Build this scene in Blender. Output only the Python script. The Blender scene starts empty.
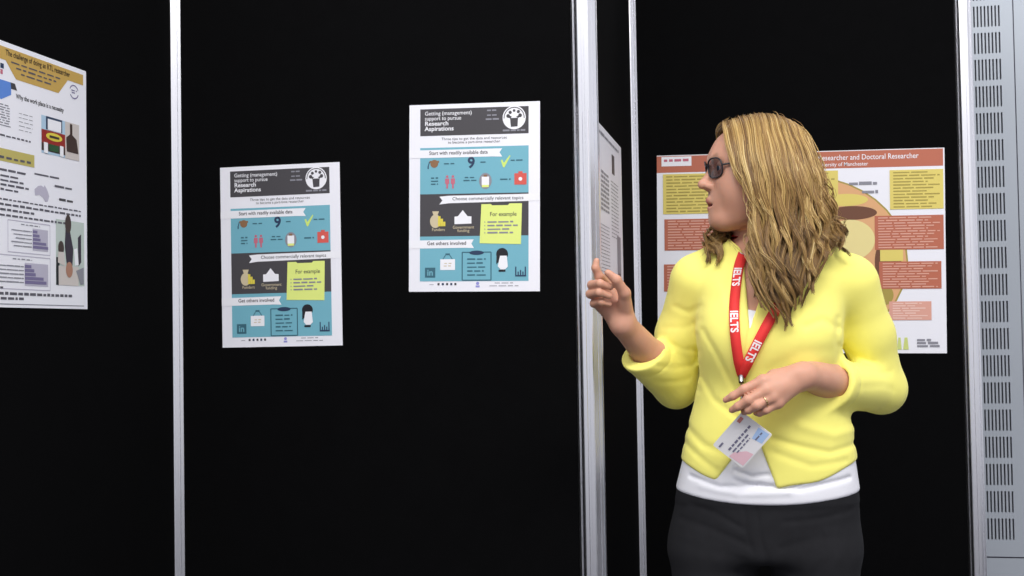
import bpy, bmesh, math, random
import numpy as np
from mathutils import Vector, Matrix

# ------------------------------------------------------------------ camera
SC = bpy.context.scene
COL = SC.collection
FPX = 1300.0                       # focal length in pixels of the 1024 px wide frame
CAM_H = 1.24
_n = np.array([-0.0165, 1.0, 41 / 1300.0]); ZW = _n / np.linalg.norm(_n)
YW = np.array([263.0, -37.0, 1300.0]); YW -= ZW * (YW @ ZW); YW /= np.linalg.norm(YW)
XW = np.cross(ZW, YW)
if XW[0] < 0: XW = -XW
ROT = np.array([XW, YW, ZW])       # camera vector (right, up, forward) -> world vector
CAMP = np.array([0.0, 0.0, CAM_H])
cam_d = bpy.data.cameras.new('camera'); cam = bpy.data.objects.new('camera', cam_d); COL.objects.link(cam)
cam_d.sensor_width = 36.0; cam_d.lens = 36.0 * FPX / 1024.0; cam_d.clip_start = 0.05
_r, _u, _f = ROT[:, 0], ROT[:, 1], ROT[:, 2]
cam.matrix_world = Matrix(((_r[0], _u[0], -_f[0], 0), (_r[1], _u[1], -_f[1], 0), (_r[2], _u[2], -_f[2], CAM_H), (0, 0, 0, 1)))
SC.camera = cam

# ------------------------------------------------------------------ light and exposure
SC.view_settings.view_transform = 'Standard'; SC.view_settings.look = 'None'
SC.view_settings.gamma = 1.0; SC.view_settings.exposure = 0.0
try: SC.view_settings.use_curve_mapping = False
except Exception: pass
WD = bpy.data.worlds.new('hall'); SC.world = WD; WD.use_nodes = True
nt = WD.node_tree; nt.nodes.clear()
wo = nt.nodes.new('ShaderNodeOutputWorld'); bg = nt.nodes.new('ShaderNodeBackground')
tc = nt.nodes.new('ShaderNodeTexCoord'); sx = nt.nodes.new('ShaderNodeSeparateXYZ'); rp = nt.nodes.new('ShaderNodeValToRGB')
mp = nt.nodes.new('ShaderNodeMath'); mp.operation = 'MULTIPLY_ADD'; mp.inputs[1].default_value = 0.5; mp.inputs[2].default_value = 0.5
nt.links.new(tc.outputs['Generated'], sx.inputs[0]); nt.links.new(sx.outputs['Z'], mp.inputs[0]); nt.links.new(mp.outputs[0], rp.inputs[0])
rp.color_ramp.elements[0].position = 0.36; rp.color_ramp.elements[0].color = (0.13, 0.13, 0.145, 1)
rp.color_ramp.elements[1].position = 0.50; rp.color_ramp.elements[1].color = (0.88, 0.89, 0.97, 1)
nt.links.new(rp.outputs[0], bg.inputs[0]); bg.inputs[1].default_value = 0.82
nt.links.new(bg.outputs[0], wo.inputs[0])

def area_light(name, loc, target, size, size_y, power, color):
    d = bpy.data.lights.new(name, 'AREA'); d.shape = 'RECTANGLE'; d.size = size; d.size_y = size_y
    d.energy = power; d.color = color
    o = bpy.data.objects.new(name, d); COL.objects.link(o); o.location = loc
    o.rotation_euler = (Vector(target) - Vector(loc)).to_track_quat('-Z', 'Y').to_euler()
    return o
area_light('ceiling_light', (0.9, 0.6, 3.6), (0.0, 2.7, 1.0), 2.4, 0.7, 80, (1.0, 0.98, 0.95))
area_light('ceiling_light', (-1.2, 0.2, 3.6), (-0.5, 2.8, 1.0), 2.4, 0.7, 45, (1.0, 0.98, 0.96))
area_light('ceiling_light', (1.1, 4.2, 3.4), (1.1, 4.9, 1.0), 1.6, 0.5, 16, (0.95, 0.98, 1.0))

# ------------------------------------------------------------------ helpers
def ray(px, py): return ROT @ np.array([px - 512.0, 288.0 - py, FPX])
def at(px, py, Y):                 # where the sight line meets the upright plane y = Y
    r = ray(px, py); return CAMP + r * (Y / r[1])
def at_side(px, py, X):            # ... the upright plane x = X
    r = ray(px, py); return CAMP + r * (X / r[0])
def lin(c):
    return tuple(((v / 255) / 12.92 if v / 255 <= 0.04045 else ((v / 255 + 0.055) / 1.055) ** 2.4) for v in c) + (1.0,)

MATS = {}
def mat(name, rgb, rough=0.6, metal=0.0, noise=0.0, nscale=40.0, bump=0.0, bscale=400.0, spec=0.5, sheen=0.0, sss=0.0):
    if name in MATS: return MATS[name]
    m = bpy.data.materials.new(name); m.use_nodes = True; t = m.node_tree; b = t.nodes['Principled BSDF']
    c = lin(rgb); b.inputs['Base Color'].default_value = c; b.inputs['Roughness'].default_value = rough
    b.inputs['Metallic'].default_value = metal; b.inputs['Specular IOR Level'].default_value = spec
    if sheen: b.inputs['Sheen Weight'].default_value = sheen
    if sss:
        b.inputs['Subsurface Weight'].default_value = sss; b.inputs['Subsurface Radius'].default_value = (0.012, 0.005, 0.003); b.inputs['Subsurface Scale'].default_value = 1.0
    co = t.nodes.new('ShaderNodeTexCoord')
    if noise:
        n = t.nodes.new('ShaderNodeTexNoise'); n.inputs['Scale'].default_value = nscale; n.inputs['Detail'].default_value = 4
        mx = t.nodes.new('ShaderNodeMix'); mx.data_type = 'RGBA'
        mx.inputs[6].default_value = tuple(v * (1 - noise) for v in c[:3]) + (1,); mx.inputs[7].default_value = tuple(min(1, v * (1 + noise)) for v in c[:3]) + (1,)
        t.links.new(co.outputs['Object'], n.inputs['Vector']); t.links.new(n.outputs['Fac'], mx.inputs[0]); t.links.new(mx.outputs[2], b.inputs['Base Color'])
    if bump:
        n2 = t.nodes.new('ShaderNodeTexNoise'); n2.inputs['Scale'].default_value = bscale; n2.inputs['Detail'].default_value = 3
        bp = t.nodes.new('ShaderNodeBump'); bp.inputs['Strength'].default_value = bump; bp.inputs['Distance'].default_value = 0.002
        t.links.new(co.outputs['Object'], n2.inputs['Vector']); t.links.new(n2.outputs['Fac'], bp.inputs['Height']); t.links.new(bp.outputs[0], b.inputs['Normal'])
    MATS[name] = m; return m

def tag(o, label=None, cat=None, group=None, kind=None):
    if label: o['label'] = label
    if cat: o['category'] = cat
    if group: o['group'] = group
    if kind: o['kind'] = kind
    return o
def empty(name, loc, label=None, cat=None, group=None):
    o = bpy.data.objects.new(name, None); o.empty_display_size = 0.1; COL.objects.link(o); o.location = loc
    return tag(o, label, cat, group)
def link(name, me, parent=None, keep=True):
    o = bpy.data.objects.new(name, me); COL.objects.link(o)
    if parent:
        bpy.context.view_layer.update()
        o.parent = parent
        if keep: o.matrix_parent_inverse = parent.matrix_world.inverted()
    return o
class MB:
    """collects faces with materials and links them as one mesh object"""
    def __init__(s): s.v = []; s.f = []; s.m = []; s.mats = []
    def mi(s, m):
        if m not in s.mats: s.mats.append(m)
        return s.mats.index(m)
    def face(s, pts, m):
        k = len(s.v); s.v += [tuple(p) for p in pts]; s.f.append(tuple(range(k, k + len(pts)))); s.m.append(s.mi(m))
    def box(s, a, b, m):
        x0, y0, z0 = a; x1, y1, z1 = b; k = len(s.v)
        s.v += [(x0, y0, z0), (x1, y0, z0), (x1, y1, z0), (x0, y1, z0), (x0, y0, z1), (x1, y0, z1), (x1, y1, z1), (x0, y1, z1)]
        for q in ((0, 3, 2, 1), (4, 5, 6, 7), (0, 1, 5, 4), (1, 2, 6, 5), (2, 3, 7, 6), (3, 0, 4, 7)):
            s.f.append(tuple(k + i for i in q)); s.m.append(s.mi(m))
    def prism(s, outline, z0, z1, m):          # outline: ccw (x, y)
        k = len(s.v); n = len(outline)
        s.v += [(x, y, z0) for x, y in outline] + [(x, y, z1) for x, y in outline]
        s.f.append(tuple(k + i for i in reversed(range(n)))); s.m.append(s.mi(m))
        s.f.append(tuple(k + n + i for i in range(n))); s.m.append(s.mi(m))
        for i in range(n):
            j = (i + 1) % n; s.f.append((k + i, k + j, k + n + j, k + n + i)); s.m.append(s.mi(m))
    def build(s, name, parent=None, keep=True, smooth=False, bevel=0.0):
        me = bpy.data.meshes.new(name); me.from_pydata(s.v, [], s.f)
        for m in s.mats: me.materials.append(m)
        me.polygons.foreach_set('material_index', s.m)
        if smooth: me.polygons.foreach_set('use_smooth', [True] * len(s.f))
        me.update()
        o = link(name, me, parent, keep)
        if bevel:
            b = o.modifiers.new('bevel', 'BEVEL'); b.width = bevel; b.segments = 2; b.limit_method = 'ANGLE'
        return o

# ------------------------------------------------------------------ materials
M_fabric = mat('black_loop_fabric', (12, 12, 13), 1.0, noise=0.12, nscale=25, bump=0.5, bscale=900, spec=0.03)
M_alu = mat('brushed_aluminium', (246, 246, 250), 0.26, metal=1.0, noise=0.015, nscale=3)
M_dark = mat('dark_gap', (24, 24, 26), 0.8)
M_wallm = mat('pale_grey_metal', (176, 182, 190), 0.5, noise=0.03, nscale=3)
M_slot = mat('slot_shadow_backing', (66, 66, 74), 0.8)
M_seam = mat('panel_joint', (96, 96, 112), 0.7)
M_carpet = mat('grey_carpet', (92, 92, 96), 0.95, noise=0.2, nscale=60, bump=0.6, bscale=300)

# ------------------------------------------------------------------ setting
fl = MB(); fl.box((-6, -3, -0.05), (6, 6.2, 0.0), M_carpet); tag(fl.build('floor'), 'grey carpet floor under the display boards', 'floor', kind='structure')

YC = 2.823                         # front of the middle board
YB = 3.715                         # front of the board in the recess
p_mid = at(588.5, 300, YC + 0.01); X_MID = p_mid[0]
p_l = at(177.8, 300, YC - 0.005); X_L = p_l[0] - 0.018
X_R = at(970.0, 300, YB + 0.01)[0]
HT = 2.62
def octagon(cx, cy, r=0.0285):
    """aluminium system profile: eight faces, each with a shallow channel"""
    pts = []
    R_ = r / math.cos(math.pi / 8)
    cor = [(R_ * math.cos(math.pi / 8 + k * math.pi / 4), R_ * math.sin(math.pi / 8 + k * math.pi / 4)) for k in range(8)]
    for k in range(8):
        a = Vector(cor[k]); b = Vector(cor[(k + 1) % 8]); n = -((a + b) / 2).normalized()
        for f, dpt in ((0.06, 0), (0.36, 0), (0.40, 0.0022), (0.60, 0.0022), (0.64, 0), (0.94, 0)):
            p = a.lerp(b, f) + n * dpt; pts.append((cx + p.x, cy + p.y))
    return pts
def post(x, y, label, r=0.0285):
    t = empty('display_post', (x, y, 0), label, 'post', 'aluminium posts of the display boards')
    m = MB(); m.prism(octagon(x, y, r), 0.012, HT, M_alu); m.build('profile', t)
    m = MB(); m.prism([(x + 0.06 * math.cos(a * math.pi / 12), y + 0.06 * math.sin(a * math.pi / 12)) for a in range(24)], 0.0, 0.012, M_alu); m.build('foot_plate', t, bevel=0.003)
    m = MB(); m.prism([(x + 0.03 * math.cos(a * math.pi / 12), y + 0.03 * math.sin(a * math.pi / 12)) for a in range(24)], HT, HT + 0.012, M_dark); m.build('end_cap', t, bevel=0.003)
    return t
post(X_L, YC + 0.013, 'slim bright aluminium post left of the two matching blue posters')
post(X_MID, YC + 0.013, 'broad silver aluminium post directly behind the raised hand')
post(X_MID, YB + 0.013, 'thin grey aluminium post in the recess corner behind the woman')
post(X_R, YB + 0.013, 'silver aluminium post between black board and slotted grey wall', 0.024)

def board(a, b, axis, label, z0=0.08, z1=2.56):
    """black fabric board 20 mm thick between two posts, with a slim frame rail top and bottom"""
    (x0, y0), (x1, y1) = a, b
    t = empty('display_board', ((x0 + x1) / 2, (y0 + y1) / 2, 0), label, 'display board', 'black display boards')
    m = MB(); m.box((x0, y0, z0 + 0.02), (x1, y1, z1 - 0.02), M_fabric); m.build('fabric_panel', t)
    for nm, u0, u1 in (('bottom_rail', z0, z0 + 0.02), ('top_rail', z1 - 0.02, z1)):
        m = MB(); m.box((x0, y0, u0), (x1, y1, u1), M_alu); m.build(nm, t)
    return t
R8 = 0.0292
board((X_L + R8, YC), (X_MID - R8, YC + 0.02), 'x', 'black fabric display board carrying the two matching blue posters')
board((X_L - 0.01, YC - 0.95), (X_L + 0.01, YC + 0.013 - R8), 'y', 'black fabric side board carrying the yellow-headed poster at far left')
board((X_MID - 0.01, YC + 0.013 + R8), (X_MID + 0.01, YB + 0.013 - R8), 'y', 'narrow black side board running back behind the raised hand')
board((X_MID + R8, YB), (X_R - 0.0247, YB + 0.02), 'x', 'black fabric board in the recess behind the woman')
# the far end of the left board stands on a post too
post(X_L, YC - 0.98, 'aluminium post at the near end of the left side board')

# slotted metal wall behind
YWALL = 5.0
def slotted_wall():
    m = MB(); Y = YWALL
    s0 = at(974.0, 47, Y); s1 = at(1000.6, 47, Y); sm = at(1014.0, 47, Y)
    sx0, sx1, seam = s0[0], s1[0], sm[0]
    mod = (seam - sx1) * 2 + (sx1 - sx0) - 0.004
    pitch = abs(at(985, 6, Y)[2] - at(1000, 518.5, Y)[2]) / 19.0
    zt = at(985, 6, Y)[2]; zlow = at(1005, 557.3, Y)[2]
    xs_mod = []
    slots = []
    nsl = 8; wd = (sx1 - sx0)
    sw = wd / (nsl + (nsl - 1) * 1.15)
    for k in range(-2, 16):
        for j in range(nsl):
            a = sx0 + k * mod + j * sw * 2.15
            slots.append((a, a + sw))
    rows = []
    z = zt + 8 * pitch
    while z > zlow + 0.06:
        rows.append((z - pitch * 0.78, z)); z -= pitch
    rows = [r for r in rows if r[0] > zlow + 0.03]
    XA, XB = -3.2, 4.6; ZT = 3.2
    # vertical seams as grooves
    vs = []
    for k in range(-2, 16): vs.append((seam + k * mod - 0.002, seam + k * mod + 0.002))
    cuts = sorted([(a, b, 's') for a, b in slots] + [(a, b, 'g') for a, b in vs])
    x = XA
    rz = sorted(rows)
    D = 0.012
    def quad(x0, x1, z0, z1, y=Y, mm=M_wallm): m.face([(x0, y, z0), (x1, y, z0), (x1, y, z1), (x0, y, z1)], mm)
    for a, b, kd in cuts:
        quad(x, a, zlow + 0.002, ZT)
        if kd == 'g':
            quad(a, b, zlow + 0.002, ZT, Y + 0.006, M_seam)
        else:
            z = zlow + 0.002
            for r0, r1 in rz:
                quad(a, b, z, r0)
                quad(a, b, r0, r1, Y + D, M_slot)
                m.face([(a, Y, r0), (a, Y + D, r0), (a, Y + D, r1), (a, Y, r1)], M_wallm); m.face([(b, Y, r0), (b, Y, r1), (b, Y + D, r1), (b, Y + D, r0)], M_wallm)
                m.face([(a, Y, r0), (b, Y, r0), (b, Y + D, r0), (a, Y + D, r0)], M_wallm); m.face([(a, Y, r1), (a, Y + D, r1), (b, Y + D, r1), (b, Y, r1)], M_wallm)
                z = r1
            quad(a, b, z, ZT)
        x = b
    quad(x, XB, zlow + 0.002, ZT)
    quad(XA, XB, zlow - 0.003, zlow + 0.002, Y + 0.006, M_seam)
    quad(XA, XB, 0.0, zlow - 0.003)
    m.box((XA, Y + 0.02, 0), (XB, Y + 0.12, ZT), M_wallm)
    return tag(m.build('wall_back'), 'pale grey metal wall with rows of short vertical slots', 'wall', kind='structure')
slotted_wall()

# ------------------------------------------------------------------ posters
def font_mesh(txt, size, bold=0.0, align='LEFT', ext=0.0, sx_=1.0):
    c = bpy.data.curves.new('lettering', 'FONT'); c.body = txt; c.size = size; c.align_x = align; c.offset = bold * size; c.extrude = ext; c.resolution_u = 3
    o = bpy.data.objects.new('lettering', c); COL.objects.link(o)
    dg = bpy.context.evaluated_depsgraph_get(); ev = o.evaluated_get(dg); me = ev.to_mesh()
    v = [(p.co.x * sx_, p.co.y, p.co.z) for p in me.vertices]; f = [tuple(p.vertices) for p in me.polygons]
    ev.to_mesh_clear(); bpy.data.objects.remove(o); bpy.data.curves.remove(c)
    return v, f
INK = {}
def ink(name, rgb):
    if name not in INK: INK[name] = mat('ink_' + name, rgb, 0.45, noise=0.02, nscale=30, spec=0.35)
    return INK[name]
class Poster:
    """sheet with its top left corner at the object's origin: local x right, z up, y into the board; u, v run 0..1 over the sheet"""
    def __init__(s, name, O, ex, w, h, label, group=None, paper=(238, 238, 246), tilt=0.0):
        s.w, s.h = w, h; s.lw = 0.6; s.rows = None
        nx, ny = 24, 30; m = MB(); pm = mat('poster_paper', paper, 0.42, noise=0.015, nscale=6, spec=0.4)
        for j in range(ny):
            for i in range(nx):
                q = [s.pt(i / nx, j / ny, 0), s.pt(i / nx, (j + 1) / ny, 0), s.pt((i + 1) / nx, (j + 1) / ny, 0), s.pt((i + 1) / nx, j / ny, 0)]
                m.face(q, pm)
        for a, b in (((0, 0), (1, 0)), ((1, 0), (1, 1)), ((1, 1), (0, 1)), ((0, 1), (0, 0))):
            p, q = s.pt(*a, 0), s.pt(*b, 0); m.face([p, q, (q[0], -0.0002, q[2]), (p[0], -0.0002, p[2])], pm)
        s.o = m.build(name); ex = Vector(ex); ey = Vector((0, 0, 1)).cross(ex)
        s.o.matrix_world = Matrix(((ex.x, ey.x, 0, O[0]), (ex.y, ey.y, 0, O[1]), (ex.z, ey.z, 1, O[2]), (0, 0, 0, 1)))
        s.o.matrix_world = s.o.matrix_world @ Matrix.Rotation(tilt, 4, 'Y')
        tag(s.o, label, 'poster', group)
        s.b = MB(); s.layer = 1; s.sub = 0.0
    def pt(s, u, v, layer):
        if s.rows: v = float(np.interp(v, *s.rows))
        return (u * s.w, -0.0012 - 0.0006 * layer * s.lw, -v * s.h)
    def poly(s, pts, m):
        s.sub += 0.06; s.b.face([s.pt(u, v, s.layer + s.sub) for u, v in reversed(pts)], m); return s
    def rect(s, u0, v0, u1, v1, m): return s.poly([(u0, v0), (u1, v0), (u1, v1), (u0, v1)], m)
    def disc(s, u, v, r, m, sy=1.0, n=28, a0=0.0, a1=2 * math.pi):      # r in sheet widths
        k = s.w / s.h
        return s.poly([(u + r * math.cos(a0 + (a1 - a0) * i / n), v + r * sy * k * math.sin(a0 + (a1 - a0) * i / n)) for i in range(n + (0 if a1 - a0 > 6.28 else 1))], m)
    def ring(s, u, v, r, wd, m, sy=1.0, n=40, a0=0.0, a1=2 * math.pi):
        k = s.w / s.h
        for i in range(n):
            a, b = a0 + (a1 - a0) * i / n, a0 + (a1 - a0) * (i + 1) / n; q = []
            for rr, t in ((r, a), (r, b), (r - wd, b), (r - wd, a)): q.append((u + rr * math.cos(t), v + rr * sy * k * math.sin(t)))
            s.b.face([s.pt(a_, b_, s.layer + s.sub + 0.06) for a_, b_ in reversed(q)], m)
        return s
    def line(s, p, q, wd, m):
        k = s.w / s.h; d = Vector((q[0] - p[0], (q[1] - p[1]) / k)); n = Vector((-d.y, d.x)).normalized() * wd / 2
        return s.poly([(p[0] + n.x, p[1] + n.y * k), (q[0] + n.x, q[1] + n.y * k), (q[0] - n.x, q[1] - n.y * k), (p[0] - n.x, p[1] - n.y * k)], m)
    def text(s, txt, u, v, size, m, bold=0.0, align='LEFT', fit=None, slope=0.0):
        """size = letter height in metres, u, v the baseline start; fit = width in u; slope = dv per du"""
        vv, ff = font_mesh(txt, size, bold, align)
        if not vv: return s
        x0 = min(p[0] for p in vv); x1 = max(p[0] for p in vv); k = 1.0
        if fit: k = fit * s.w / (x1 - x0)
        base = len(s.b.v); s.sub += 0.06; y = s.pt(0, 0, s.layer + s.sub)[1]
        for p in vv:
            xx = p[0] * k
            s.b.v.append((u * s.w + xx, y, s.pt(0, v, 0)[2] + p[1] - slope * xx / s.w * s.h))
        for f in ff: s.b.f.append(tuple(base + i for i in f)); s.b.m.append(s.b.mi(m))
        return s
    def words(s, u0, u1, v, hv, m, seed=1, wl=(0.02, 0.06), gap=0.012, slope=0.0):
        r = random.Random(seed); u = u0
        while u < u1 - 0.006:
            e = min(u1, u + r.uniform(*wl)); dv = slope * (u - u0)
            hh = hv * r.uniform(0.75, 1.0)
            s.b.face([s.pt(a_, b_, s.layer + 0.5) for a_, b_ in ((u, v + dv), (e, v + slope * (e - u0)), (e, v + slope * (e - u0) - hh), (u, v + dv - hh))], m); u = e + gap
        return s
    def part(s, name, label=None, parent=None):
        o = s.b.build(name, None); o.parent = parent or s.o; s.b = MB(); s.sub = 0.0
        if label: o['label'] = label
        return o

W_ = ink('white', (240, 240, 246)); K_ = ink('black', (34, 34, 40)); G_ = ink('charcoal', (72, 70, 74)); T_ = ink('teal', (116, 178, 196))
TD = ink('deep_teal', (60, 104, 120)); Y_ = ink('note_yellow', (226, 238, 134)); GR = ink('soft_grey', (140, 140, 150)); NV = ink('navy', (44, 62, 92))
RD = ink('coral_red', (214, 92, 84)); PK = ink('rose', (196, 108, 128)); BR = ink('brown', (140, 104, 74)); GD = ink('gold', (222, 206, 80)); LG = ink('lime', (206, 230, 120)); BG_ = ink('beige', (206, 192, 160))

def blue_poster(O, w, h, label, tilt):
    p = Poster('research_poster', O, (1, 0, 0), w, h, label, 'matching blue research posters', tilt=tilt)
    # black header with its title and emblem
    hd = p.rect(0.085, 0.024, 0.915, 0.168, G_).part('header_banner')
    p.layer = 2
    p.text('Getting (management)', 0.12, 0.058, 0.0125, W_, 0.004, fit=0.36).text('support to pursue', 0.12, 0.085, 0.0125, W_, 0.004, fit=0.28)
    p.text('Research', 0.12, 0.113, 0.0135, W_, 0.02, fit=0.18).text('Aspirations', 0.12, 0.141, 0.0135, W_, 0.02, fit=0.225).part('title_lettering', parent=hd)
    for c in ((0.60, 0.67, 0.045, 0.009, GR, 3), (0.60, 0.68, 0.070, 0.009, GR, 4), (0.59, 0.69, 0.092, 0.009, GR, 5), (0.72, 0.89, 0.155, 0.010, GR, 6)): p.words(*c, gap=0.008).part('caption', parent=hd)
    em = p.disc(0.806, 0.083, 0.088, W_).part('round_emblem', parent=hd)
    p.layer = 3
    p.ring(0.806, 0.083, 0.079, 0.006, G_, a0=math.pi * 0.98, a1=math.pi * 2.02)
    p.poly([(0.775, 0.085), (0.835, 0.085), (0.832, 0.130), (0.782, 0.132)], G_)                      # trunk
    for du, dv, r in ((-0.045, 0.074, 0.014), (0.045, 0.072, 0.014), (-0.03, 0.055, 0.012), (0.032, 0.052, 0.012), (0.0, 0.046, 0.010)): p.disc(0.806 + du, dv, r, G_)
    p.poly([(0.775, 0.086), (0.752, 0.078), (0.760, 0.070), (0.79, 0.078)], G_).poly([(0.835, 0.086), (0.860, 0.075), (0.852, 0.068), (0.822, 0.078)], G_).part('raised_hands_mark', parent=em)
    p.layer = 1
    p.text('Three tips to get the data and resources', 0.5, 0.193, 0.0085, K_, 0.0, 'CENTER', fit=0.50).text('to become a part-time researcher', 0.5, 0.212, 0.0085, K_, 0.0, 'CENTER', fit=0.40).part('intro_lettering')
    # first teal block
    b1 = p.rect(0.085, 0.232, 0.915, 0.480, T_).part('upper_teal_block')
    p.layer = 2
    p.poly([(0.0, 0.244), (0.716, 0.244), (0.695, 0.265), (0.716, 0.288), (0.64, 0.286), (0.0, 0.286)], W_).part('upper_ribbon', parent=b1)
    p.layer = 3; p.text('Start with readily available data', 0.155, 0.270, 0.0115, K_, 0.008, fit=0.45).part('upper_ribbon_lettering', parent=b1)
    p.layer = 2
    # brown mortar board, number, tick
    p.disc(0.195, 0.318, 0.030, BR).rect(0.158, 0.302, 0.232, 0.313, BR).line((0.158, 0.308), (0.146, 0.335), 0.007, NV).rect(0.143, 0.330, 0.152, 0.345, NV).part('cap_icon', parent=b1)
    p.text('9', 0.48, 0.343, 0.034, NV, 0.03, 'CENTER').part('number_lettering', parent=b1)
    p.poly([(0.705, 0.308), (0.716, 0.303), (0.728, 0.322), (0.772, 0.282), (0.778, 0.286), (0.733, 0.345), (0.722, 0.345)], LG).part('tick_icon', parent=b1)
    for du in (-0.022, 0.022):
        p.disc(0.317 + du, 0.388, 0.010, PK); p.poly([(0.301 + du, 0.398), (0.333 + du, 0.398), (0.333 + du, 0.425), (0.325 + du, 0.428), (0.323 + du, 0.452), (0.311 + du, 0.452), (0.309 + du, 0.428), (0.301 + du, 0.425)], PK)
    p.part('people_icon', parent=b1)
    p.disc(0.588, 0.415, 0.048, GR, 1.25).rect(0.560, 0.392, 0.616, 0.436, W_).rect(0.562, 0.436, 0.614, 0.448, Y_).rect(0.575, 0.382, 0.601, 0.393, BR).part('clipboard_icon', parent=b1)
    p.rect(0.808, 0.378, 0.900, 0.438, RD).rect(0.838, 0.368, 0.870, 0.379, RD); p.layer = 3
    p.disc(0.854, 0.408, 0.014, W_).part('first_aid_icon', parent=b1)
    p.layer = 2
    for c in ((0.27, 0.35, 0.322, 0.007, TD, 11), (0.55, 0.60, 0.318, 0.007, TD, 12), (0.78, 0.88, 0.312, 0.007, TD, 13), (0.70, 0.78, 0.412, 0.008, TD, 20)): p.words(*c).part('caption', parent=b1)
    for k in range(3): p.words(0.17, 0.225, 0.398 + 0.016 * k, 0.008, TD, 14 + k)
    p.part('caption', parent=b1); p.words(0.43, 0.51, 0.398, 0.007, TD, 18).words(0.42, 0.52, 0.414, 0.007, TD, 19).part('caption', parent=b1)
    # charcoal block
    p.layer = 1
    b2 = p.rect(0.085, 0.480, 0.915, 0.706, G_).part('charcoal_block')
    p.layer = 2
    p.poly([(0.235, 0.494), (0.31, 0.490), (1.0, 0.487), (1.0, 0.524), (0.31, 0.530), (0.235, 0.536), (0.258, 0.515)], W_).part('middle_ribbon', parent=b2)
    p.layer = 3; p.text('Choose commercially relevant topics', 0.335, 0.515, 0.0105, K_, 0.003, fit=0.54).part('middle_ribbon_lettering', parent=b2)
    p.layer = 2
    p.disc(0.205, 0.625, 0.042, BG_, 1.2).poly([(0.19, 0.592), (0.222, 0.592), (0.232, 0.572), (0.18, 0.572)], BG_); p.layer = 3
    p.rect(0.225, 0.598, 0.245, 0.652, GD).rect(0.246, 0.612, 0.264, 0.652, GD).rect(0.265, 0.628, 0.282, 0.652, GD).part('money_icon', parent=b2)
    p.layer = 2
    p.poly([(0.352, 0.602), (0.378, 0.600), (0.415, 0.568), (0.452, 0.600), (0.482, 0.602), (0.482, 0.640), (0.352, 0.642)], W_).part('town_hall_icon', parent=b2)
    p.text('Funders', 0.228, 0.677, 0.0095, BG_, 0.004, 'CENTER').part('caption', parent=b2)
    p.text('Government', 0.420, 0.666, 0.0095, BG_, 0.004, 'CENTER').text('funding', 0.420, 0.684, 0.0095, BG_, 0.004, 'CENTER').part('caption', parent=b2)
    # second teal block
    p.layer = 1
    b3 = p.rect(0.085, 0.706, 0.915, 0.945, T_).part('lower_teal_block')
    p.layer = 2
    p.poly([(0.0, 0.727), (0.50, 0.724), (0.482, 0.746), (0.502, 0.770), (0.44, 0.768), (0.0, 0.770)], W_).part('lower_ribbon', parent=b3)
    p.layer = 3; p.text('Get others involved', 0.14, 0.752, 0.0115, K_, 0.01, fit=0.30).part('lower_ribbon_lettering', parent=b3)
    p.layer = 2
    p.rect(0.125, 0.872, 0.205, 0.925, TD); p.layer = 3; p.text('in', 0.165, 0.914, 0.020, T_, 0.02, 'CENTER').part('square_logo', parent=b3)
    p.layer = 2
    p.line((0.285, 0.805), (0.262, 0.830), 0.006, TD).line((0.315, 0.805), (0.338, 0.830), 0.006, TD).rect(0.283, 0.797, 0.317, 0.806, TD).rect(0.243, 0.828, 0.357, 0.885, W_); p.layer = 3
    p.words(0.275, 0.33, 0.852, 0.005, BG_, 31).words(0.27, 0.325, 0.866, 0.005, BG_, 32).part('hanging_sign_icon', parent=b3)
    p.layer = 2
    for a, b in (((0.412, 0.792), (0.632, 0.792)), ((0.632, 0.792), (0.632, 0.940)), ((0.632, 0.940), (0.412, 0.940)), ((0.412, 0.940), (0.412, 0.792))): p.line(a, b, 0.008, TD)
    p.disc(0.522, 0.795, 0.055, NV, 0.30)
    for k in range(5): p.words(0.45, 0.592 - 0.015 * (k % 2), 0.832 + 0.021 * k, 0.008, TD, 40 + k, (0.04, 0.09))
    p.part('notes_board_icon', parent=b3)
    p.disc(0.716, 0.803, 0.045, K_).poly([(0.674, 0.80), (0.698, 0.80), (0.690, 0.845), (0.672, 0.856)], K_); p.layer = 3
    p.poly([(0.700, 0.812), (0.752, 0.812), (0.760, 0.870), (0.738, 0.884), (0.705, 0.884), (0.684, 0.868)], W_).rect(0.690, 0.886, 0.742, 0.896, K_).part('woman_icon', parent=b3)
    p.layer = 2
    for k, hgt in enumerate((0.048, 0.022, 0.030, 0.022, 0.048)): p.rect(0.815 + 0.018 * k, 0.918 - hgt, 0.824 + 0.018 * k, 0.918, NV)
    p.rect(0.815, 0.914, 0.898, 0.922, NV).part('bar_chart_icon', parent=b3)
    # the note laid over both blocks
    p.layer = 3
    nt_ = p.poly([(0.558, 0.538), (0.63, 0.538), (0.64, 0.545), (0.76, 0.545), (0.772, 0.536), (0.866, 0.537), (0.858, 0.752), (0.545, 0.745)], Y_).part('yellow_note')
    p.layer = 4
    p.text('For example', 0.622, 0.602, 0.0130, G_, 0.006, fit=0.20).part('note_heading', parent=nt_)
    for k in range(4): p.words(0.605, (0.80, 0.835, 0.77, 0.80)[k], 0.637 + 0.019 * k, 0.009, GR, 50 + k, (0.04, 0.10)).rect(0.582, 0.630 + 0.019 * k, 0.588, 0.636 + 0.019 * k, GR)
    p.part('note_lines', parent=nt_)
    p.layer = 1
    p.words(0.16, 0.21, 0.964, 0.003, GR, 60).part('footer_mark')
    for k, (uu) in enumerate((0.222, 0.255, 0.288, 0.32, 0.352)): p.rect(uu, 0.954, uu + 0.016, 0.966, NV if k % 2 else G_)
    p.part('footer_mark')
    p.disc(0.53, 0.957, 0.012, ink('lilac', (150, 150, 214))).rect(0.515, 0.968, 0.545, 0.978, ink('lilac', (0, 0, 0))).part('footer_mark')
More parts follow.
